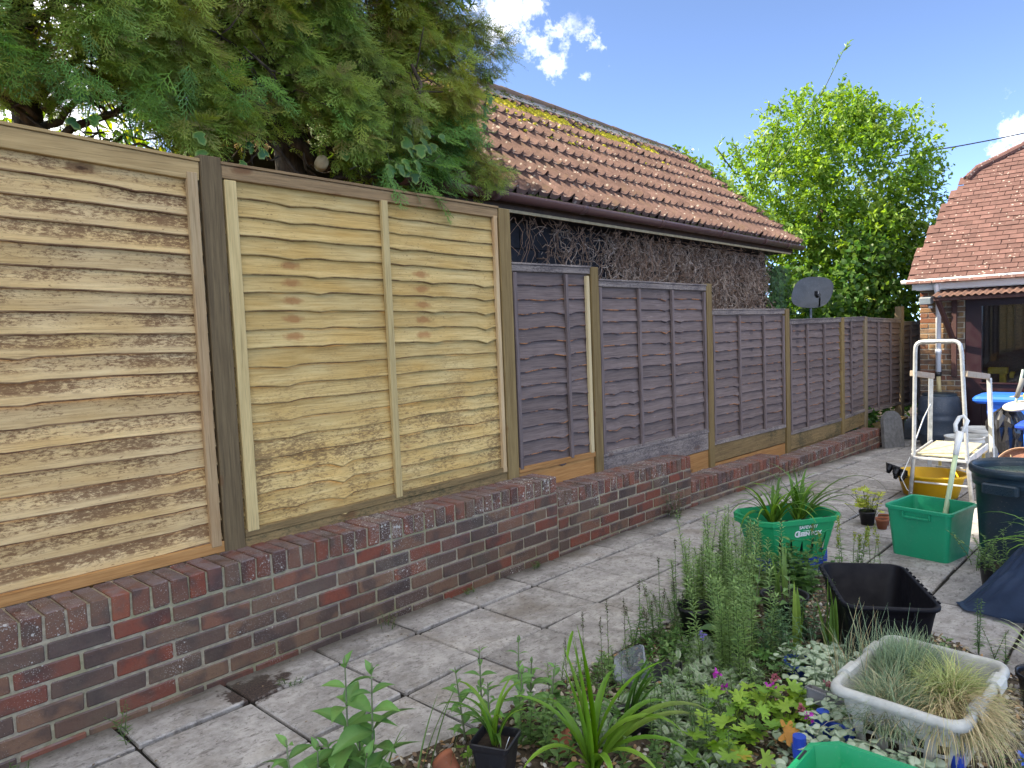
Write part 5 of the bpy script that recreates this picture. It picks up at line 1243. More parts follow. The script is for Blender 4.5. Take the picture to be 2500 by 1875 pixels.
gv_ = MB().tube([(11.0, 1.78, .455), (11.0, 1.66, .475), (11.05, 1.5, .485)], [.012, .018, .02], 8); T(gv_.build('gardening_glove', m_timber, None, True), 'beige rolled glove lying on the blue bin lid', 'glove')
r2 = empty('blue_bin', (8.75, 1.05, gz(8.7)), 'bright blue bin cut off by the right edge above the dustbin', 'bin')
m = MB(); m.loft([[Vector((sx, sy, 0)) for sx, sy in rrect(.34, .36, .04)], [Vector((sx, sy, .56)) for sx, sy in rrect(.4, .42, .04)]], True, True); m.build('body', m_blueB, r2, loc=(8.80, 1.03, gz(8.7)))
m = MB(); m.loft([[Vector((sx, sy, z)) for sx, sy in rrect(w, d, .05)] for w, d, z in ((.42, .50, .54), (.45, .53, .56), (.45, .53, .58), (.38, .44, .60))], True, True); m.build('lid', m_blue, r2, loc=(8.80, 1.04, gz(8.7)))
# black sack with a lid on top
sk = empty('rubbish_sack', (9.1, 1.44, gz(9.1)), 'crumpled shiny black plastic sack between the ladder and the blue bin', 'sack')
rg = []; rr = random.Random(8)
n = 30
for z, r_ in ((0, .05), (.12, .075), (.24, .10), (.38, .135), (.50, .155), (.58, .15), (.66, .11), (.69, .05)):
    rg.append([Vector(((r_*(1+.13*math.sin(5*t+z*14)+.09*math.sin(11*t-z*21)))*math.cos(t)+rr.uniform(-.004, .004), (r_*(1.05+.13*math.sin(4*t-z*9)+.08*math.sin(9*t)))*math.sin(t)+.12*(z-.3), z+.03*math.sin(3*t+z*9)+rr.uniform(-.008, .008))) for t in np.linspace(0, 2*math.pi, n+1)[:-1]])
MB().loft(rg, True, True).build('sack', m_plastic('shiny_black_film', (.02, .02, .022), .16, .05, .7), sk, False, loc=(9.1, 1.42, gz(9.1)))
T(MB().lathe([(0, .0), (.13, .0), (.145, .018), (.14, .03), (.0, .045)], n=30).build('tin_lid', m_plastic('beige_lid', (.5, .47, .40), .4), None, True, loc=(9.05, 1.33, .56), rot=(R(-8), R(-14), 0)), 'beige tin lid lying on the black sack', 'lid')
bp_ = empty('broom_pole', (9, 1.4, -.1), 'grey-green pole with a dark sleeve leaning behind the black sack', 'pole')
MB().tube([(9.15, 1.50, -.12), (9.05, 1.30, .95)], .013, 8).build('pole', m_plastic('grey_green_pole', (.30, .38, .34), .4), bp_, True); MB().tube([(9.078, 1.357, .66), (9.05, 1.30, .86)], .024, 8).build('sleeve', m_plastic('grey_foam', (.16, .16, .16), .7), bp_, True)
T(MB().box((9.0, 1.24, .68), (.03, .10, .07), ch=.01).build('hand_tool', m_plastic('lime_plastic', (.42, .62, .05), .4), None), 'lime green tool handle behind the black sack', 'tool')
sv = empty('garden_sieve', (8.3, 1.2, gz(8.3)), 'round brown garden sieve leaning in front of the blue bin', 'sieve')
cs = Vector((8.30, 1.19, .035)); Ms = Matrix.Rotation(R(-62), 4, 'Y'); 
m = MB().lathe([(.225, -.03), (.232, -.03), (.232, .03), (.225, .03)], n=40, closed=True); m.build('frame', m_simple('sieve_wood', (.50, .34, .24), (.34, .2, .13), 10), sv, True, loc=cs, rot=(0, R(-62), 0))
m = MB().lathe([(0, -.02), (.225, -.02)], n=40); m.build('mesh', m_simple('rusty_mesh', (.26, .13, .095), (.17, .085, .06), 60), sv, loc=cs, rot=(0, R(-62), 0))
MB().tube([(8.2, 1.27, .20), (8.1, 1.22, .05), (7.95, 1.10, -.06)], .004, 5).build('cane', m_timber, sv)

# blue tarpaulin
m_tarp = m_simple('blue_tarpaulin', (.030, .052, .10), (.020, .034, .070), 5, .45, .25); 
nu, nv = 46, 34; V = []; 
for j in range(nv+1):
    for i in range(nu+1):
        u, v = i/nu, j/nv      # u from the left tip to the right, v from front to back
        x = 4.27+.09*(1-u)+v*(.10+.62*u)-.12*u*(1-v); y = .875-.62*u+.06*v*(1-u)
        h = (.80*max(0, u-.03)**1.05)*math.sin(min(1, v*1.25+.02)*math.pi/2)**.8
        wr = .012*math.sin(u*17+v*9)+.008*math.sin(u*31-v*23)+.006*math.sin(v*41+u*13)+.010*math.sin(7*u-15*v+2)
        V.append((x, y, gz(x)+.012+max(0, h+wr*min(1, u*3)*(.3+v))))
F = [(j*(nu+1)+i, j*(nu+1)+i+1, (j+1)*(nu+1)+i+1, (j+1)*(nu+1)+i) for j in range(nv) for i in range(nu)]
F = np.array(F); o = link('tarpaulin', npmesh('tarpaulin', V, F, m_tarp, True)); T(o, 'dark blue tarpaulin draped at the right edge in front of the dustbin', 'tarpaulin'); sm = o.modifiers.new('t', 'SOLIDIFY'); sm.thickness = .002

# ================================================================== POTS
def pot(loc, r0, r1, h, m, label, name='plant_pot', fill=.85, rim=.012, n=28, rot=(0, 0, 0), group=None, cat='pot'):
    e = empty(name, loc, label, cat, group); e.rotation_euler = rot
    MB().lathe([(0, 0), (r0, 0), (r1*.95, h-rim*1.6), (r1*1.03, h-rim*1.6), (r1*1.05, h), (r1*.97, h), (r1*.93, h-.01), (r0*.93, .006), (0, .006)], n=n).build('body', m, e, True, loc=loc, rot=rot)
    rr_ = (r0+(r1-r0)*fill)*.93
    if fill > 0: MB().lathe([(rr_, h*fill), (rr_*.5, h*fill+.004), (0, h*fill)], n=n).build('compost', m_comp, e, loc=loc, rot=rot)
    return e
def sqpot(loc, w0, w1, h, rz, m, label, name='square_pot', fill=.8):
    e = empty(name, loc, label, 'pot', None, rz); tub(w0, w0, w1, w1, h, .012, .002, .004, .018, 3).build('body', m, e, loc=loc, rot=(0, 0, rz))
    MB().box((0, 0, h*fill-.005), (w0+(w1-w0)*fill-.006, w0+(w1-w0)*fill-.006, .01)).build('compost', m_comp, e, loc=loc, rot=(0, 0, rz)); return e
SQ = (1.715, 1.745, gz(1.7)); sq = sqpot(SQ, .10, .135, .155, R(22), m_blk, 'black square pot with a white plant label, near the bottom edge')
lb = MB().box((0, 0, 0), (.002, .05, .085)); lb.build('label', m_label, sq, loc=(1.715-.070, 1.745-.045, .050), rot=(R(0), R(-8), R(22)))
MB().box((0, 0, 0), (.018, .002, .05)).build('label', m_label, sq, loc=(1.725, 1.70, .145), rot=(R(20), 0, R(30)))
pot((3.20, 1.80, gz(3.2)), .065, .088, .165, m_blk, 'black round pot of bare compost at the edge of the paving', 'round_pot', .72)
pot((3.60, 1.52, gz(3.6)), .09, .115, .17, m_blk, 'wide black pot of narrow upright iris leaves beside the black tub', 'round_pot', .85)
pot((5.93, 1.84, gz(5.9)), .045, .06, .11, m_blk, 'small black pot under the yellow-green geranium in front of the ladder', 'round_pot')
pot((5.86, 1.715, gz(5.9)), .03, .045, .085, m_terra, 'small terracotta pot beside the black geranium pot', 'terracotta_pot')
pot((6.0, 1.74, gz(5.9)), .03, .042, .075, m_terra, 'smaller terracotta pot behind the terracotta pot by the plain green box', 'terracotta_pot')
pot((1.96, 1.70, .03), .03, .045, .08, m_terra, 'terracotta pot tipped on its side right of the black square pot', 'terracotta_pot', 0, rot=(R(75), R(20), R(40)))
pot((1.62, 1.86, .03), .03, .04, .07, m_terra, 'terracotta pot half hidden left of the black square pot', 'terracotta_pot', 0, rot=(R(-60), R(20), R(10)))
pot((4.78, .80, gz(4.7)), .065, .088, .16, m_blk, 'black pot of wiry weeds between the dustbin and the tarpaulin', 'round_pot', .9)
pot((3.42, .42, gz(3.4)), .06, .085, .14, m_blk, 'black pot of cream-striped grass at the right edge', 'round_pot')
pot((2.27, 1.56, gz(2.0)-.06), .06, .08, .12, m_blk, 'black pot rim under the dark green strappy plant', 'round_pot')
pot((3.05, 1.22, gz(3.0)), .05, .065, .10, m_blue, 'small blue pot hidden among leafy stems left of the black tub', 'blue_pot')
pot((2.05, 1.08, gz(2)), .05, .065, .09, m_plastic('slate_pot', (.10, .13, .19), .4), 'slate blue pot rim at the bottom edge under the geranium', 'blue_pot')
# clear tub in a black tray
n = N('clear_plastic', .08, .5); n.b.inputs['Transmission Weight'].default_value = 0; tr = n.t.nodes.new('ShaderNodeBsdfTransparent'); tr.inputs[0].default_value = (.80, .83, .86, 1)
ms = n.t.nodes.new('ShaderNodeMixShader'); lw = n.t.nodes.new('ShaderNodeLayerWeight'); lw.inputs[0].default_value = .35; n.b.inputs['Base Color'].default_value = (.5, .54, .58, 1)
n.t.links.new(n.math('ADD', n.math('MULTIPLY', lw.outputs['Facing'], .7), .14), ms.inputs[0]); n.t.links.new(tr.outputs[0], ms.inputs[1]); n.t.links.new(n.b.outputs[0], ms.inputs[2]); n.t.links.new(ms.outputs[0], n.t.nodes['Material Output'].inputs[0]); m_clear = n.m
CT = (2.60, 1.74, gz(2.6)+.03); ct = empty('clear_container', CT, 'clear plastic tub tilted on a black tray in the gravel', 'container', None, R(35))
b = tub(.12, .10, .17, .14, .095, .03, .0015, .004, .008, 5); b.build('body', m_clear, ct, True, loc=CT, rot=(R(-28), R(-16), R(35)))
tray = tub(.19, .17, .215, .19, .03, .01, .002, .004, .006, 3); T(tray.build('black_tray', m_blk, None, loc=(2.66, 1.68, gz(2.6)+.012), rot=(R(-5), R(-4), R(28))), 'shallow black plastic tray under the clear tub', 'tray')
CC = (3.02, .335, gz(3)); cc = empty('clear_cup', CC, 'clear plastic container cut off by the right edge beside the laundry basket', 'container')
tub(.11, .11, .14, .14, .24, .03, .0015, .005, .008, 5).build('body', m_clear, cc, True, loc=CC)
sg = tub(.08, .12, .09, .14, .05, .01, .002, .006, .008, 3); T(sg.build('grey_tray', m_plastic('grey_tray_plastic', (.16, .16, .17), .4), None, loc=(2.72, 1.0, .10), rot=(R(10), R(20), R(10))), 'small dark grey tray wedged beside the blue crate', 'tray')

# ================================================================== BED, GRAVEL AND GARDEN PLANTS
BED = [(.9, 2.22), (1.38, 2.13), (1.9, 2.03), (2.54, 2.0), (2.9, 1.99), (3.4, 1.98), (3.62, 2.0), (4.2, 2.0), (4.5, 1.6), (4.0, 1.30), (3.9, .85), (3.72, .62), (3.5, .35), (2.4, -.1), (1.4, .5), (.6, 1.3)]
bc = (2.3, 1.1)
V = [(x, y, gz(x)+.008) for x, y in BED]+[(bc[0], bc[1], gz(2.3)+.012)]
m_bed = m_simple('bed_soil', (.13, .10, .07), (.045, .035, .025), 45, .95, 1.0)
tag(link('planting_bed', npmesh('planting_bed', V, [(i, (i+1) % len(BED), len(BED)) for i in range(len(BED))], m_bed)), kind='structure')
def inbed(x, y):
    c_ = False; j = len(BED)-1
    for i in range(len(BED)):
        if (BED[i][1] > y) != (BED[j][1] > y) and x < (BED[j][0]-BED[i][0])*(y-BED[i][1])/(BED[j][1]-BED[i][1])+BED[i][0]: c_ = not c_
        j = i
    return c_
P = []
while len(P) < 7500:
    x, y = random.uniform(1.2, 4.3), random.uniform(.3, 2.16)
    if inbed(x, y) or (random.random() < .02 and inbed(x, y-.08)): P.append((x, y, gz(x)+.010+random.uniform(0, .012)))
P = np.array(P); n_ = len(P); pc = pick([(.36, .27, .16), (.46, .40, .30), (.22, .15, .10), (.55, .52, .46), (.28, .25, .23), (.40, .24, .12)], n_, None, .25)
icq = np.array(icf); o = None
tag(lmesh('gravel', [scatter(ico, icq, P, rdir(n_), np.tile([0, 0, 1.], (n_, 1))+RNG.normal(0, .3, (n_, 3)), np.stack([RNG.uniform(.008, .017, n_), RNG.uniform(.006, .011, n_), RNG.uniform(.004, .007, n_)], 1), pc)], m_leaf('pebble', rough=.8, trans=0.0, var=.3), smooth=True), kind='stuff')

def strapleaf(base, az, el, L, w, droop, c, seg=9, tw=0.0, fold=.35, tipc=None):
    V = []; F = []; C = []; p = Vector(base); s = L/seg; side = Vector((-math.sin(az), math.cos(az), 0))
    for i in range(seg+1):
        t = i/seg; e = el-droop*t**1.7; d = Vector((math.cos(az)*math.cos(e), math.sin(az)*math.cos(e), math.sin(e)))
        up_ = side.cross(d)*-1; ww = w*.5*(min(1, .45+t*2.2))*(1-t**3.2)+.0004
        sd = side*math.cos(tw*t)+up_*math.sin(tw*t)
        V += [tuple(p-sd*ww+up_*ww*fold), tuple(p), tuple(p+sd*ww+up_*ww*fold)]
        cc_ = np.array(c)*(1.0+.25*(t-.5)) if tipc is None else np.array(c)*(1-t)+np.array(tipc)*t
        C += [cc_*1.1, cc_*.9, cc_*1.1]; p = p+d*s
    for i in range(seg):
        for j in (0, 1): F.append((i*3+j, i*3+j+1, i*3+j+4, i*3+j+3))
    return np.array(V), np.array(F), np.array(C)
SC = [(.10, .23, .025), (.075, .19, .02), (.14, .27, .03), (.06, .15, .02)]
def strappy(name, loc, n, L, w, label, group=None, el=(1.15, .25), droop=(.6, 2.2), azr=None, cols=SC, cat='plant', sp=.02, fold=.35, tipc=None):
    e = empty(name, loc, label, cat, group)
    for k in range(n):
        az = random.uniform(0, 2*math.pi) if azr is None else random.uniform(*azr)
        b = (loc[0]+random.gauss(0, sp), loc[1]+random.gauss(0, sp), loc[2])
        q = strapleaf(b, az, random.uniform(el[1], el[0])+.2, L*random.uniform(.55, 1.1), w*random.uniform(.75, 1.15), random.uniform(*droop), np.array(random.choice(cols))*random.uniform(.85, 1.15), fold=fold, tipc=tipc)
        lmesh('leaf', [q], m_lf, e, smooth=True)
    return e
def blade(e, base, az, el, L, w, droop, c=(.12, .26, .025), tipc=None, tw=0.0): return lmesh('leaf', [strapleaf(base, az, el, L, w, droop, c, 12, tw, tipc=tipc)], m_lf, e, smooth=True)

def leafystem(base, H, lean=(0, 0), nl=40, ll=.03, lw=None, T_=LTn, TF_=LFn, cols=((.07, .16, .03),), up=.5, r=.0022, t0=.08, taper=.5, head=None, stemc=(.09, .14, .05), pair=False, bend=0.0):
    n = 7; pts = []
    for i in range(n+1):
        t = i/n; pts.append(Vector((base[0]+lean[0]*H*t**1.4, base[1]+lean[1]*H*t**1.4, base[2]+H*t*(1-bend*t))))
    m = MB().tube(pts, [r*(1-.6*i/n) for i in range(n+1)], 4, False)
    parts = [(np.array(m.V), np.array(m.F), np.tile(stemc, (len(m.V), 1)))]
    P = []; D = []; S_ = []
    for k in range(nl):
        t = t0+(1-t0)*(k/nl); i = min(int(t*n), n-1); p = pts[i].lerp(pts[i+1], t*n-i); an = k*2.4 if not pair else (k//2)*1.57+(k % 2)*math.pi+random.uniform(-.2, .2)
        P.append(p); el = up+random.uniform(-.25, .25); D.append((math.cos(an)*math.cos(el), math.sin(an)*math.cos(el), math.sin(el))); S_.append(ll*(1-taper*t)*random.uniform(.75, 1.2))
    n_ = len(P); U = np.tile([0, 0, 1.], (n_, 1))+RNG.normal(0, .15, (n_, 3))
    parts.append(scatter(T_, TF_, np.array([tuple(p) for p in P]), np.array(D), U, np.array(S_), pick(cols, n_, None, .18)))
    if head:
        hc, hl, hr, hn = head; pp = pts[-1]
        hp2 = np.array([tuple(pp+Vector((random.gauss(0, hr*.5), random.gauss(0, hr*.5), -hl*random.random()))) for _ in range(hn)])
        parts.append(scatter(LQ, LQF, hp2, rdir(hn, .6), rdir(hn), RNG.uniform(.6, 1.2, hn)*hr*1.3, pick(hc, hn)))
    return parts
def clump(name, spots_, label, group=None, cat='plant', mat=None, **kw):
    b = spots_[0]; e = empty(name, (b[0], b[1], gz(b[0])), label, cat, group)
    for (x, y, H, lx, ly) in spots_:
        hd = kw.get('head'); k2 = dict(kw)
        lmesh('stem', leafystem((x, y, gz(x)+.005), H, (lx, ly), **k2), mat or m_lf, e)
    return e
def around(cx, cy, n, s, H, hv=.15, lv=.12): return [(cx+random.gauss(0, s), cy+random.gauss(0, s), H*random.uniform(1-hv*2, 1+hv), random.gauss(0, lv), random.gauss(0, lv)) for _ in range(n)]

# daylilies in the lettered box
cR = math.cos(R1); sR = math.sin(R1)
def inb(u, v, z): return (B1[0]+u*cR-v*sR, B1[1]+u*sR+v*cR, B1[2]+z)
for u, lab in ((-.10, 'left strappy daylily in the lettered green box'), (.09, 'right strappy daylily in the lettered green box, its leaves arching far to the right')):
    p = inb(u, 0, .02); sqpot(p, .12, .15, .16, R1, m_blk, 'black pot of the '+('left' if u < 0 else 'right')+' daylily inside the lettered green box', fill=.9)
    e = strappy('daylily', (p[0], p[1], p[2]+.14), 30, .46, .021, lab, 'daylilies in the lettered green box', el=(1.45, .75), droop=(.9, 2.6), sp=.013)
    if u > 0:
        for az_, L_, el_, dr_ in ((-.72, .78, 1.0, 2.3), (-.85, .62, .85, 2.4), (-.6, .55, .9, 2.2), (-.95, .50, 1.1, 2.0)): blade(e, (p[0], p[1], p[2]+.14), az_, el_, L_, .021, dr_, (.10, .2, .03), tipc=(.09, .10, .05))
    else:
        for az_, L_, el_, dr_ in ((2.5, .42, 1.15, 2.7), (2.9, .40, 1.0, 2.6), (2.2, .38, 1.25, 2.4)): blade(e, (p[0], p[1], p[2]+.14), az_, el_, L_, .021, dr_, (.10, .21, .03))

# big daylily at the bottom, with tall upright blades and long arching ones to the right
e = empty('daylily', (1.93, 1.50, .02), 'large bright green daylily with long arching leaves at the bottom centre', 'plant')
B = (1.93, 1.50, .03)
for az_, el_, L_, w_, dr_, tip_ in ((2.4, 1.50, .46, .055, .10, None), (2.6, 1.53, .50, .042, .15, None), (2.0, 1.45, .42, .036, .25, None), (2.8, 1.42, .40, .026, .3, None),
        (-.75, 1.0, .52, .030, 2.0, (.16, .20, .05)), (-.95, 1.15, .44, .026, 2.6, None), (-.6, .75, .50, .026, 1.7, (.2, .24, .06)), (-1.1, .85, .40, .024, 1.9, None), (-.35, 1.05, .42, .024, 2.2, None),
        (2.9, 1.0, .34, .024, 2.0, None), (3.4, .8, .30, .022, 1.8, None), (1.4, 1.1, .34, .022, 1.9, None), (-1.6, .9, .32, .024, 1.9, None), (-2.2, 1.0, .30, .024, 2.0, None), (.3, 1.2, .4, .022, 1.7, None), (-.8, 1.35, .46, .024, 1.2, None), (2.2, 1.25, .38, .026, 1.4, None)):
    blade(e, (B[0]+random.gauss(0, .012), B[1]+random.gauss(0, .012), B[2]), az_, el_, L_*1.06, w_*1.35, dr_, random.choice([(.13, .28, .025), (.10, .23, .02), (.17, .31, .035)]), tip_)
# the folded blade that snaps over at its tip
q = strapleaf((1.925, 1.505, .03), 2.4, 1.52, .50, .030, .08, (.15, .32, .03), 10)
lmesh('leaf', [q], m_lf, e, smooth=True); tp_ = q[0][-2]
lmesh('leaf', [strapleaf(tuple(tp_), 2.75, -1.25, .11, .022, .25, (.16, .33, .035), 5)], m_lf, e, smooth=True)
strappy('daylily', (SQ[0], SQ[1], .125), 13, .30, .018, 'young daylily growing in the black square pot', None, el=(1.4, .9), droop=(.8, 2.4), sp=.008)
e = strappy('daylily', (2.27, 1.58, .02), 9, .33, .020, 'dark green strappy plant left of the clear tub', None, el=(1.25, 1.0), droop=(.5, 1.1), azr=(-1.2, -.2), sp=.012, cols=[(.05, .15, .02), (.07, .18, .025)])
for k in range(4): blade(e, (2.27, 1.58, .02), random.uniform(1.8, 3.6), .9, .24, .018, 1.9, (.07, .17, .03))
strappy('daylily', (4.72, .47, .16), 22, .52, .020, 'strappy leaves arching in from the right edge in front of the dustbin', None, el=(1.2, .6), droop=(1.4, 2.3), azr=(1.3, 2.7), sp=.02)
# irises
IC = [(.13, .24, .06), (.16, .27, .07), (.10, .20, .05)]
strappy('iris', (3.60, 1.53, .14), 9, .27, .022, 'pale green iris fan in the wide black pot', None, el=(1.45, 1.1), droop=(.05, .35), cols=IC, sp=.03, fold=.1)
strappy('iris', (3.30, 1.33, .0), 4, .34, .028, 'tall yellow-green iris blades left of the black tub', 'upright iris blades beside the tub', el=(1.5, 1.3), droop=(.05, .2), cols=[(.17, .29, .05), (.20, .30, .06)], sp=.02, fold=.1)
strappy('iris', (3.36, 1.20, .0), 5, .36, .032, 'clump of iris blades touching the near corner of the black tub', 'upright iris blades beside the tub', el=(1.5, 1.25), droop=(.05, .25), cols=[(.15, .28, .05), (.12, .24, .04)], sp=.025, fold=.1)

# broad-leaved stems at the bottom left
def broad(name, spots_, label, ll=.085, group=None, cols=((.10, .25, .06), (.13, .29, .07), (.08, .21, .05)), nl=14):
    b = spots_[0]; e = empty(name, (b[0], b[1], gz(b[0])), label, 'plant', group)
    for (x, y, H, lx, ly) in spots_:
        n = 6; pts = [Vector((x+lx*H*(i/n), y+ly*H*(i/n), gz(x)+H*i/n)) for i in range(n+1)]
        MB().tube(pts, [.0045*(1-.5*i/n) for i in range(n+1)], 6).build('stem', m_stem2, e, True)
        a0 = random.uniform(0, 3)
        for k in range(nl):
            t = .12+.86*(k//2)/(nl/2-.5); t = min(t, .99); i = min(int(t*n), n-1); p = pts[i].lerp(pts[i+1], t*n-i); an = a0+(k//2)*1.57+(k % 2)*math.pi+random.uniform(-.3, .3)
            el = .25+.5*(t > .85)+random.uniform(-.2, .25); s_ = ll*(.55+.75*math.sin(math.pi*min(1, t+.12)))*random.uniform(.75, 1.15)
            V, F, C = scatter(LBT, LBF, np.array([tuple(p)]), np.array([[math.cos(an)*math.cos(el), math.sin(an)*math.cos(el), math.sin(el)]]), np.array([[0, 0, 1.]])+RNG.normal(0, .2, (1, 3)), [s_], pick(cols, 1), ((.22, .36, .12), LBE))
            lmesh('leaf', [(V, F, C)], m_lf, e, smooth=True)
    return e
xs_ = np.linspace(0, 1, 7); wv = [0.01, .13, .20, .21, .16, .08, 0.0]
LBT = []; LBE = []
for x, w_ in zip(xs_, wv):
    z = .10*math.sin(x*2.4)-.22*x*x
    for s_, e_ in ((-1, 0), (-.08, .8), (.08, .8), (1, 0)): LBT.append((x, s_*w_, z+abs(s_)*w_*.35)); LBE.append(e_*.5)
LBF = [(i*4+j, i*4+j+1, i*4+j+5, i*4+j+4) for i in range(6) for j in range(3)]
LBT = np.array(LBT); LBF = np.array(LBF); LBE = np.array(LBE)
m_stem2 = m_barkf('pale_green_stem', (.20, .24, .13), (.13, .15, .09), 60)
broad('loosestrife', [(1.31, 2.03, .50, .02, .0)], 'tallest broad-leaved stem with a folded bud at the bottom left', .13)
broad('loosestrife', [(1.36, 1.97, .475, .03, -.02)], 'broad-leaved stem with a brown-centred bud, right of the tallest one', .135)
broad('loosestrife', [(1.12, 2.05, .30, -.05, 0), (1.17, 2.0, .27, .05, 0), (1.24, 2.02, .24, .0, .05), (1.28, 1.93, .22, .1, -.1), (1.2, 1.96, .2, -.1, -.1), (1.36, 2.04, .18, .1, .1)], 'cluster of short broad-leaved stems at the bottom left corner of the bed', .105)
broad('loosestrife', [(1.80, 1.99, .30, -.08, .05), (1.90, 2.0, .34, 0, 0), (2.02, 1.92, .36, .05, 0), (1.84, 1.9, .25, 0, 0), (1.96, 1.86, .26, .1, 0), (2.08, 1.82, .26, .1, -.1), (2.12, 1.95, .22, .1, 0)], 'group of broad-leaved stems behind the black square pot', .07)
broad('loosestrife', [(3.44, 1.62, .34, .1, -.1), (3.5, 1.45, .30, .0, 0)], 'folded pale bud on a stem in front of the iris pot', .085, cols=((.17, .30, .10), (.10, .22, .06)))
broad('broad_leaf_plant', [(3.12, 1.62, .13, 0, 0)], 'plant with big rounded green leaves in the middle of the bed', .17, nl=6, cols=((.07, .16, .06), (.10, .2, .08)))
broad('weed_seedling', [(3.50, 1.02, .10, .05, 0)], 'oval leaf poking up inside the black tub', .12, nl=4)
# flat strap weeds at the left bottom
e = empty('grass_blades', (1.4, 1.9, 0), 'single long grass blades in front of the leafy stems at the bottom left', 'grass')
for k in range(9): blade(e, (1.36+random.gauss(0, .07), 1.92+random.gauss(0, .05), .01), random.uniform(-1.2, .4), 1.25, random.uniform(.16, .38), .007, random.uniform(.3, 1.4), (.10, .18, .05))
blade(e, (1.60, 1.87, .01), -.8, 1.35, .36, .006, .35, (.13, .2, .06))

# spikes, toadflax and others
DK = ((.08, .18, .04), (.10, .21, .05), (.065, .15, .04)); GR = ((.14, .25, .07), (.17, .28, .09), (.11, .22, .06)); BRN = [(.07, .06, .04), (.10, .09, .05)]
for (x, y, H, lab) in ((3.12, 1.86, .50, 'tallest dark flower spike rising beside the round pot'), (3.03, 1.90, .42, 'dark flower spike left of the tallest one'), (2.90, 1.93, .34, 'thin dark spike nearest the open paving'), (3.0, 1.80, .33, 'leafy spike in front of the tall dark spikes')):
    clump('speedwell', [(x, y, H, 0, 0)]+around(x, y, 3, .03, H*.6), lab, 'dark spiked stems at the edge of the bed', nl=44, ll=.050, cols=DK, up=.25, taper=.72, head=(BRN, .05, .007, 40))
for (x, y, H, lab) in ((2.68, 1.96, .30, 'bare dark seed spike standing farthest left'), (2.83, 1.97, .26, 'thin bare spike right of the farthest left seed spike'), (2.42, 1.9, .33, 'narrow pale spike behind the black square pot group'), (2.36, 1.76, .36, 'brown-topped spike between the daylilies'), (2.25, 1.86, .28, 'small upright spike behind the big daylily')):
    clump('seed_spike', [(x, y, H, .02, .02)], lab, 'thin seed spikes', nl=30, ll=.022, cols=GR+((.09, .09, .06),), up=.9, taper=.3, head=(BRN, .07, .006, 50), stemc=(.10, .09, .06))
for (cx, cy, n_, H, lab) in ((3.62, 1.86, 22, .50, 'tall feathery toadflax stems in front of the lettered green box'), (3.32, 1.72, 22, .44, 'dense feathery toadflax stems in the middle of the bed'), (3.05, 1.52, 15, .40, 'nearest feathery toadflax stems, beside the silvery leaves'), (3.55, 1.98, 7, .30, 'short toadflax stems at the paving edge'), (3.9, 1.90, 10, .42, 'toadflax stems by the corner of the lettered green box')):
    clump('toadflax', around(cx, cy, n_, .085, H, .12, .07), lab, 'feathery toadflax clumps', nl=120, ll=.046, cols=((.20, .33, .10), (.24, .36, .12), (.16, .27, .08)), up=.6, taper=.35, t0=.03)
clump('toadflax', around(2.5, 1.9, 10, .10, .17), 'low feathery growth at the near paving edge', nl=40, ll=.03, cols=GR, up=.7)
clump('goldenrod', around(4.45, 1.52, 7, .06, .36, .12, .08), 'leafy stems with yellow-green flower spires before the lettered green box', nl=46, ll=.055, cols=DK+GR, up=.4, head=([(.30, .34, .05), (.22, .3, .05)], .09, .010, 70))
clump('goldenrod', around(4.66, 1.48, 5, .06, .28, .12, .14), 'paler flowering stems right of the lettered green box', nl=34, ll=.04, cols=GR, up=.4, head=([(.30, .34, .06)], .06, .009, 50))
clump('leafy_plant', around(4.15, 1.66, 10, .08, .24, .2, .15), 'dark leafy plant under the lettered green box', nl=20, ll=.085, T_=LT, TF_=LF, cols=DK, up=.3)
BG_ = ((.09, .19, .08), (.075, .16, .07), (.12, .22, .09))
clump('catmint', around(3.12, 1.36, 16, .09, .26, .2, .15), 'blue-green leafy stems in front of the iris blades', nl=34, ll=.058, cols=BG_, up=.3)
clump('catmint', around(3.50, 1.36, 12, .07, .24, .2, .15), 'blue-green leafy stems beside the wide black pot', nl=30, ll=.055, cols=BG_, up=.3)
clump('campion', around(2.95, 1.78, 12, .10, .15, .2, .15), 'low green leaves below the round black pot', nl=26, ll=.045, T_=LT, TF_=LF, cols=DK+GR, up=.3)
clump('leafy_plant', around(4.12, 1.86, 9, .07, .22, .2, .15), 'leafy plant at the near end of the blue crate', nl=20, ll=.075, T_=LT, TF_=LF, cols=DK, up=.3)
clump('leafy_plant', around(4.30, 1.72, 9, .06, .20, .2, .15), 'low leafy plant hiding the long side of the blue crate', nl=20, ll=.075, T_=LT, TF_=LF, cols=DK+GR, up=.3)
clump('campion', around(2.55, 1.72, 10, .10, .12, .2, .2), 'low green leaves around the clear tub', nl=18, ll=.05, T_=LT, TF_=LF, cols=GR, up=.4)
clump('campion', around(2.05, 1.45, 10, .09, .20, .2, .2), 'leafy green stems under the arching daylily leaves', nl=28, ll=.04, T_=LT, TF_=LF, cols=GR, up=.4)
clump('campion', around(2.75, 1.20, 12, .10, .18, .2, .2), 'green stems between the lime geranium and the silver carpet', nl=28, ll=.04, cols=GR, up=.4)
clump('campion', around(3.3, 1.9, 12, .12, .16, .2, .2), 'low green stems round the foot of the round pot', nl=28, ll=.035, cols=GR, up=.5)
clump('campion', around(2.2, 1.32, 9, .09, .24, .2, .1), 'green stems behind the arching daylily leaves', nl=40, ll=.030, cols=GR, up=.4)
clump('campion', around(2.0, 1.80, 12, .08, .22, .2, .2), 'leafy green stems left of the big daylily', nl=28, ll=.042, T_=LT, TF_=LF, cols=GR, up=.4)
clump('campion', around(2.45, 1.85, 14, .12, .13, .2, .25), 'low green growth between the seed spikes', nl=24, ll=.04, cols=GR, up=.5)
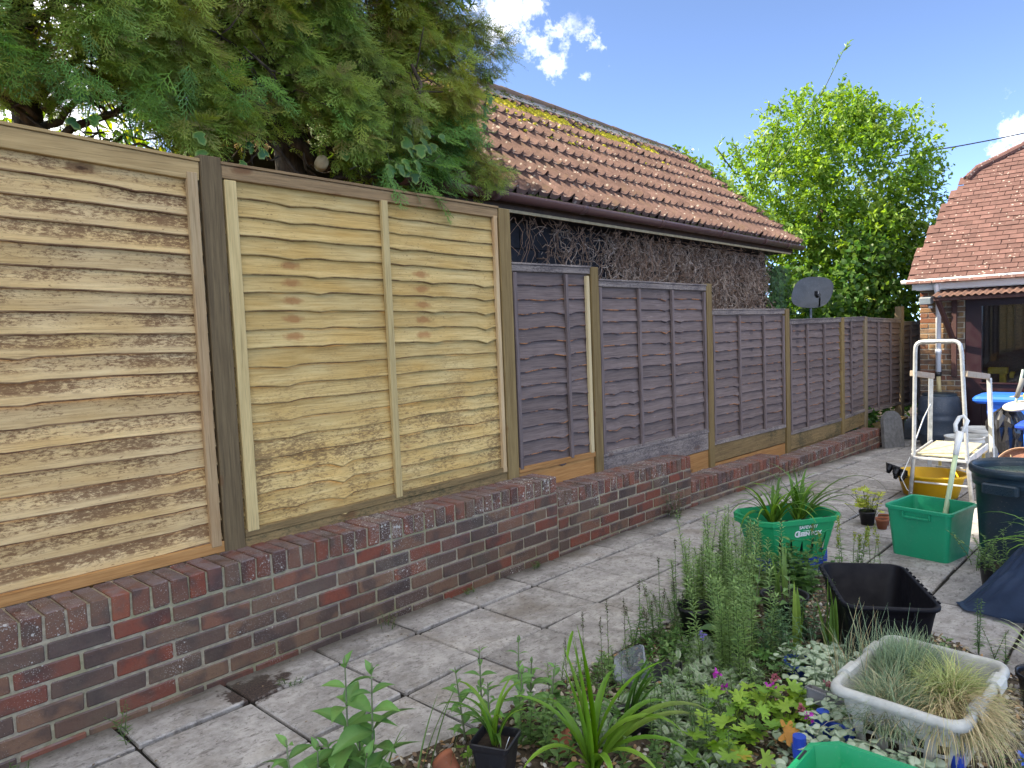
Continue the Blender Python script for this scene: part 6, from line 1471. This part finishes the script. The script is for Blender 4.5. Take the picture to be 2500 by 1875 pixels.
clump('campion', around(2.5, 1.45, 10, .12, .16, .2, .25), 'green stems standing through the silvery leaves', nl=26, ll=.04, cols=GR, up=.5)
clump('campion', around(2.35, 1.52, 8, .08, .22, .2, .1), 'small leafy stems right of the dark green strappy plant', nl=30, ll=.035, cols=GR+DK, up=.4)
clump('conifer_seedling', around(3.80, .74, 2, .03, .24, .1, .03), 'dark bushy seedling stalk behind the laundry basket', nl=70, ll=.035, cols=DK, up=.3, taper=.5)
clump('conifer_seedling', around(3.68, .60, 3, .04, .18, .1, .2), 'smaller seedling stalks right of the dark bushy one', nl=50, ll=.03, cols=DK+((.14, .11, .05),), up=.4)
clump('leafy_plant', around(3.55, .92, 8, .10, .13, .2, .2), 'low green leaves between the tub and the laundry basket', nl=12, ll=.07, T_=LT, TF_=LF, cols=GR, up=.4)
clump('pot_weed', around(4.72, .83, 16, .05, .24, .2, .35), 'wiry small-leaved weeds spilling from the black pot by the tarpaulin', nl=26, ll=.024, T_=LT, TF_=LF, cols=GR, up=.4, taper=.2)
# ^ lifted to the pot's rim
bpy.data.objects['pot_weed'].location.z += .13

# silvery ground cover, geranium, dead-nettle
SV = ((.21, .31, .16), (.17, .27, .13), (.27, .35, .21))
eL = LBE*0+np.array([.9 if abs(v[1]) > .1 else 0 for v in LBT])
def rosettes(name, areas, label, size, cols, T_, F_, E_, ec, nl=9, cat='ground cover', el=(.3, 1.2), mat=None, h=.03, group=None):
    b = areas[0]; e = empty(name, (b[0], b[1], gz(b[0])), label, cat, group); parts = []
    for (cx, cy, rx, ry, n_) in areas:
        for k in range(n_):
            r_ = math.sqrt(random.random()); t = random.uniform(0, 6.28); x, y = cx+rx*r_*math.cos(t), cy+ry*r_*math.sin(t); z = gz(x)+.008+h*random.random()
            m_ = nl; an = RNG.uniform(0, 6.28, m_); ee = RNG.uniform(el[0], el[1], m_)
            P = np.tile([x, y, z], (m_, 1))+RNG.normal(0, .006, (m_, 3)); D = np.stack([np.cos(an)*np.cos(ee), np.sin(an)*np.cos(ee), np.sin(ee)], 1)
            parts.append(scatter(T_, F_, P, D, np.tile([0, 0, 1.], (m_, 1))+RNG.normal(0, .2, (m_, 3)), RNG.uniform(.65, 1.15, m_)*size, pick(cols, m_, None, .12), (ec, E_)))
    o = lmesh('foliage', parts, mat or m_lfs, e, kind='stuff', smooth=True); return e
rosettes('lambs_ear', [(2.88, 1.52, .20, .17, 105), (2.62, 1.44, .14, .16, 60), (3.0, 1.68, .12, .1, 22)], 'silvery lamb\'s-ear carpet in the centre of the bed', .060, SV, LBT, LBF, eL, (.42, .48, .36))
rosettes('lambs_ear', [(2.16, 1.68, .13, .12, 44), (2.4, 1.36, .15, .14, 60), (2.2, 1.22, .12, .1, 34), (2.42, 1.6, .1, .08, 20)], 'silvery lamb\'s-ear patch beside the big daylily', .055, SV, LBT, LBF, eL, (.40, .46, .34))
def palm():
    V = [(0, 0, 0)]; n = 7; 
    for k in range(n):
        a = R(-126+42*k)
        for da, r_ in ((-R(19), .56), (-R(9), .90), (0, 1.0), (R(9), .90)): V.append((r_*math.cos(a+da)*.5+.12, r_*math.sin(a+da)*.5, .10*r_+.05*math.sin(k*2)))
    F = [(0, i, i+1, i+1) for i in range(1, len(V)-1)]
    return np.array(V), np.array(F)
PT, PF = palm()
def geranium(name, areas, label, size, cols, h=.09):
    b = areas[0]; e = empty(name, (b[0], b[1], gz(b[0])), label, 'plant'); parts = []; st = MB()
    for (cx, cy, rx, ry, n_, hz_) in areas:
        for k in range(n_):
            x, y = cx+random.gauss(0, rx), cy+random.gauss(0, ry); z = gz(x)+hz_*random.uniform(.5, 1.15)
            an = random.uniform(0, 6.28); P = np.array([[x, y, z]])
            parts.append(scatter(PT, PF, P, np.array([[math.cos(an), math.sin(an), random.uniform(-.3, .15)]]), np.array([[random.gauss(0, .3), random.gauss(0, .3), 1.]]), [size*random.uniform(.6, 1.2)], pick(cols, 1)))
            st.tube([(cx+random.gauss(0, rx*.3), cy+random.gauss(0, ry*.3), gz(cx)), (x, y, z)], .0014, 4, False)
    lmesh('foliage', parts, m_lf, e); st.build('leaf_stalks', m_stem, e)['kind'] = 'stuff'; return e
gc = ((.20, .36, .04), (.25, .40, .05), (.14, .29, .04))
ge = geranium('geranium', [(2.46, 1.20, .09, .08, 42, .14), (2.62, 1.10, .07, .06, 26, .12), (2.30, 1.16, .07, .07, 18, .09)], 'lime green hardy geranium with magenta flowers at the bottom', .085, gc)
V, F, C = scatter(PT, PF, np.array([[2.40, 1.02, .13]]), np.array([[.3, -.6, -.2]]), np.array([[-.4, -.5, .8]]), [.10], np.array([[.48, .22, .04]])); lmesh('autumn_leaf', [(V, F, C)], m_lf, ge)
V, F, C = scatter(PT, PF, np.array([[2.27, 1.12, .08]]), np.array([[-.5, -.6, -.1]]), np.array([[-.3, -.4, .9]]), [.075], np.array([[.42, .33, .05]])); lmesh('autumn_leaf', [(V, F, C)], m_lf, ge)
geranium('geranium', [(5.95, 1.84, .06, .06, 42, .22)], 'sunlit yellow-green geranium in the small black pot before the ladder', .075, ((.34, .42, .05), (.42, .45, .08)))
geranium('cranesbill', [(2.98, 1.34, .08, .07, 18, .14), (2.15, 1.80, .05, .05, 8, .10)], 'green lobed leaves left of the silver dead-nettle', .06, ((.09, .2, .05), (.07, .17, .04)))
geranium('strawberry', [(1.66, 1.83, .025, .025, 8, .09)], 'small crinkled green leaves at the corner of the black square pot', .05, ((.12, .24, .03),))
FLT = np.array([(0, 0, 0), (.55, -.33, .1), (1, 0, .25), (.55, .33, .1)]); 
for i, (x, y, z, c_) in enumerate(((2.62, 1.38, .15, 0), (2.57, 1.33, .13, 0), (2.64, 1.17, .15, 0), (2.52, .98, .15, 0), (2.60, 1.04, .13, 2), (2.90, 1.60, .16, 1), (2.82, 1.02, .14, 2), (2.86, .98, .13, 2), (2.78, 1.22, .12, 2))):
    k_ = 22; cf = [(.50, .05, .42), (.30, .24, .60), (.50, .16, .20)][c_]; P = np.tile([x, y, z], (k_, 1))+RNG.normal(0, .006, (k_, 3))
    V, F, C = scatter(FLT, LQF, P, rdir(k_, .5), rdir(k_), RNG.uniform(.012, .02, k_), pick([cf], k_, None, .2)); e = empty('flower', (x, y, gz(x)), ['magenta cranesbill flower head', 'small lilac flower', 'faded pink flower head'][c_]+[' above the silvery leaves', ' left of its twin', ' at the right of the lime geranium', ' beside the grey tray', ' low among the lime geranium leaves', ' by the big rounded leaf', ' at the edge of the dead-nettle', ' next to the blue crate', ' behind the lime geranium'][i], 'flower')
    lmesh('petals', [(V, F, C)], m_lf, e); MB().tube([(x+.01, y+.01, gz(x)), (x, y, z)], .0015, 4).build('stalk', m_stem, e)
# dead-nettle: silver leaves with a green edge
hv = [(0, 0), (.08, .30), (.30, .44), (.6, .36), (.85, .16), (1, 0), (.85, -.16), (.6, -.36), (.30, -.44), (.08, -.30)]
HT_ = np.array([(.4, 0, .05)]+[(x, y, -.12*x*x-.1*abs(y)) for x, y in hv]+[(.4+(x-.4)*.78, y*.76, .01-.08*x*x) for x, y in hv]); HF_ = np.array([(0, 11+i, 11+(i+1) % 10, 11+(i+1) % 10) for i in range(10)]+[(1+i, 1+(i+1) % 10, 11+(i+1) % 10, 11+i) for i in range(10)]); HE_ = np.array([0.]+[1.]*10+[0.]*10)
LC = ((.43, .52, .37), (.37, .46, .32), (.50, .57, .42))
def nettle(areas, label, z0=.09):
    b = areas[0]; e = empty('dead_nettle', (b[0], b[1], gz(b[0])), label, 'plant', 'silver-leaved dead-nettles'); parts = []
    for (cx, cy, rx, ry, n_, zt) in areas:
        P = np.stack([RNG.normal(cx, rx, n_), RNG.normal(cy, ry, n_), zt+RNG.uniform(-.04, .035, n_)], 1); an = RNG.uniform(0, 6.28, n_)
        parts.append(scatter(HT_, HF_, P, np.stack([np.cos(an), np.sin(an), RNG.uniform(-.45, .1, n_)], 1), np.tile([0, 0, 1.], (n_, 1))+RNG.normal(0, .28, (n_, 3)), RNG.uniform(.022, .048, n_), pick(LC, n_, None, .12), ((.11, .22, .08), HE_*.8)))
    lmesh('foliage', parts, m_lfs, e, kind='stuff'); return e
nettle([(3.10, 1.18, .09, .07, 230, .10), (3.0, 1.05, .09, .07, 190, .10), (2.88, 1.08, .06, .05, 90, .09)], 'silver dead-nettle spreading between the black tub and the blue crate')
nettle([(2.62, .95, .04, .03, 46, .14), (2.48, .90, .05, .05, 90, .13), (2.44, .76, .035, .08, 110, .13), (2.42, .62, .035, .07, 100, .125), (2.40, .50, .03, .04, 50, .12)], 'silver dead-nettle filling the deep blue crate')
nettle([(2.52, 1.0, .06, .05, 60, .05), (2.32, .97, .06, .04, 60, .05)], 'low silver dead-nettle in front of the lime geranium')
e = clump('crate_seedling', around(2.62, .86, 3, .02, .16, .1, .1), 'green seedling at the corner of the deep blue crate', nl=12, ll=.05, T_=LT, TF_=LF, cols=((.16, .26, .07),), up=.5)
bpy.data.objects['crate_seedling'].location.z += .05

# tufted grasses in the basket
def tuft(name, c, n_, L, label, cols, spread=.06, droop=(1.2, 2.6), lean=None, w=.0022, group='tufted grasses in the laundry basket', el=(.55, 1.5)):
    e = empty(name, c, label, 'grass', group); seg = 6
    az = RNG.uniform(0, 2*math.pi, n_) if lean is None else RNG.normal(lean[0], lean[1], n_)
    E_ = RNG.uniform(el[0], el[1], n_); Ls = L*RNG.uniform(.5, 1.1, n_); dr = RNG.uniform(droop[0], droop[1], n_); cc_ = pick(cols, n_, None, .25)
    p = np.tile(c, (n_, 1))+np.stack([RNG.normal(0, spread, n_), RNG.normal(0, spread*.7, n_), np.zeros(n_)], 1); V = []; C = []
    sd = np.stack([-np.sin(az), np.cos(az), np.zeros(n_)], 1)
    for i in range(seg+1):
        t = i/seg; e_ = E_-dr*t**1.5; ww = w*(1-.85*t); V.append(p-sd*ww); V.append(p+sd*ww); C.append(cc_*(1+.35*t)); C.append(cc_*(1+.35*t))
        p = p+np.stack([np.cos(az)*np.cos(e_), np.sin(az)*np.cos(e_), np.sin(e_)], 1)*(Ls/seg)[:, None]
    V = np.stack(V, 1).reshape(-1, 3); C = np.stack(C, 1).reshape(-1, 3); k = 2*(seg+1)
    F = np.concatenate([np.stack([np.arange(n_)*k+2*i, np.arange(n_)*k+2*i+1, np.arange(n_)*k+2*i+3, np.arange(n_)*k+2*i+2], 1) for i in range(seg)])
    lmesh('blades', [(V, F, C)], m_lfs, e, kind='stuff'); return e
GG = ((.17, .24, .14), (.13, .20, .12), (.22, .28, .15)); TN = ((.40, .32, .17), (.33, .26, .13), (.46, .37, .21), (.26, .28, .12)); YL_ = ((.30, .34, .12), (.38, .38, .16), (.24, .30, .10))
LBz = LBk[2]
tuft('blue_fescue', (2.90, .76, LBz+.15), 2300, .20, 'grey-green fescue tuft at the back of the laundry basket', GG, .06, (.2, 1.6), el=(.8, 1.55))
tuft('blue_fescue', (2.64, .74, LBz+.14), 2100, .20, 'grey-green fescue tuft at the left end of the laundry basket', GG+((.36, .33, .2),), .05, (.8, 2.4))
tuft('blue_fescue', (2.80, .60, LBz+.17), 1500, .21, 'yellow-green fescue tuft on the right of the laundry basket', YL_, .035, (1.3, 2.4), el=(.5, 1.5))
tuft('blue_fescue', (2.68, .58, LBz+.18), 1250, .24, 'straw-coloured fescue spilling over the front of the laundry basket', TN, .04, (1.8, 2.8), (-2.0, .75), el=(.3, 1.3))
tuft('blue_fescue', (2.90, .90, LBz+.14), 160, .26, 'sparse grass blades rising between the tub and the basket', GG+TN[:1], .10, (.0, .6), el=(1.1, 1.5))
strappy('striped_grass', (3.42, .42, .13), 26, .26, .008, 'cream and green striped grass at the right edge', None, el=(1.3, .5), droop=(1.0, 2.4), cols=[(.45, .50, .25), (.30, .42, .15), (.5, .52, .32)], cat='grass', sp=.012)
e = clump('lobelia', around(2.78, .40, 7, .05, .10, .2, .2), 'small plant with one blue flower at the bottom right corner', nl=14, ll=.03, T_=LT, TF_=LF, cols=DK, up=.4)
k_ = 26; P = np.tile([2.72, .375, .13], (k_, 1))+RNG.normal(0, .010, (k_, 3)); V, F, C = scatter(FLT, LQF, P, rdir(k_, .5), rdir(k_), RNG.uniform(.012, .02, k_), pick([(.10, .20, .75)], k_)); lmesh('petals', [(V, F, C)], m_lf, e)

# weeds along the wall foot and the far bed
for (x, y, n_, H, lab, cs) in ((2.32, 3.13, 8, .07, 'dry weed tuft at a joint against the wall foot', ((.22, .17, .09), (.07, .08, .03))), (5.25, 3.12, 10, .24, 'dark weed growing up the end of the second wall step', ((.08, .085, .05), (.12, .11, .07))), (7.05, 3.05, 8, .12, 'pale dry weed at the foot of the third wall step', ((.20, .21, .13), (.10, .13, .05))), (7.6, 3.08, 12, .13, 'green weed at the last wall step', ((.10, .17, .04), (.08, .14, .04))),
                              (.98, 3.05, 4, .10, 'small green weed on the paving beside the wall, the second from the left', ((.10, .19, .05),)), (.60, 3.12, 5, .05, 'tiny weed at the wall foot farthest left', ((.08, .15, .04),)), (1.62, 2.93, 5, .03, 'tiny weed in the damp soil patch', ((.08, .15, .04),)), (2.95, 3.15, 7, .035, 'low strip of grass at the wall foot before the third joint', ((.09, .17, .04),)), (3.55, 3.14, 8, .04, 'low green weed at the wall foot by the fourth joint', ((.09, .16, .04),))):
    clump('wall_weed', around(x, y, n_, .035, H, .2, .3), lab, None, 'weed', nl=12, ll=max(.022, H*.30), cols=cs, up=.4)
shrub('bed_plant', 'glossy green leaves behind the standing stone in the far bed', [(11.25, 3.42, .08, .22, .10, .12, 140), (12.0, 3.42, .05, .35, .08, .12, 130)], .07, [(.06, .15, .03), (.04, .10, .025)], 'plant', trunk=False, T=LTw, TF=LFw)
# fallen leaves and bits on the paving
P = []
for _ in range(420):
    x, y = random.uniform(.3, 9), 3.18-abs(random.gauss(0, .5)) if random.random() < .7 else random.uniform(1.6, 3.1)
    P.append((x, y, gz(x)+.004))
P = np.array(P); n_ = len(P)
tag(lmesh('leaf_litter', [scatter(LQ, LQF, P, rdir(n_)*np.array([1, 1, .1]), np.tile([0, 0, 1.], (n_, 1)), RNG.uniform(.006, .018, n_), pick([(.10, .07, .04), (.05, .04, .03), (.20, .15, .09), (.35, .32, .26)], n_))], m_lfs), kind='stuff')
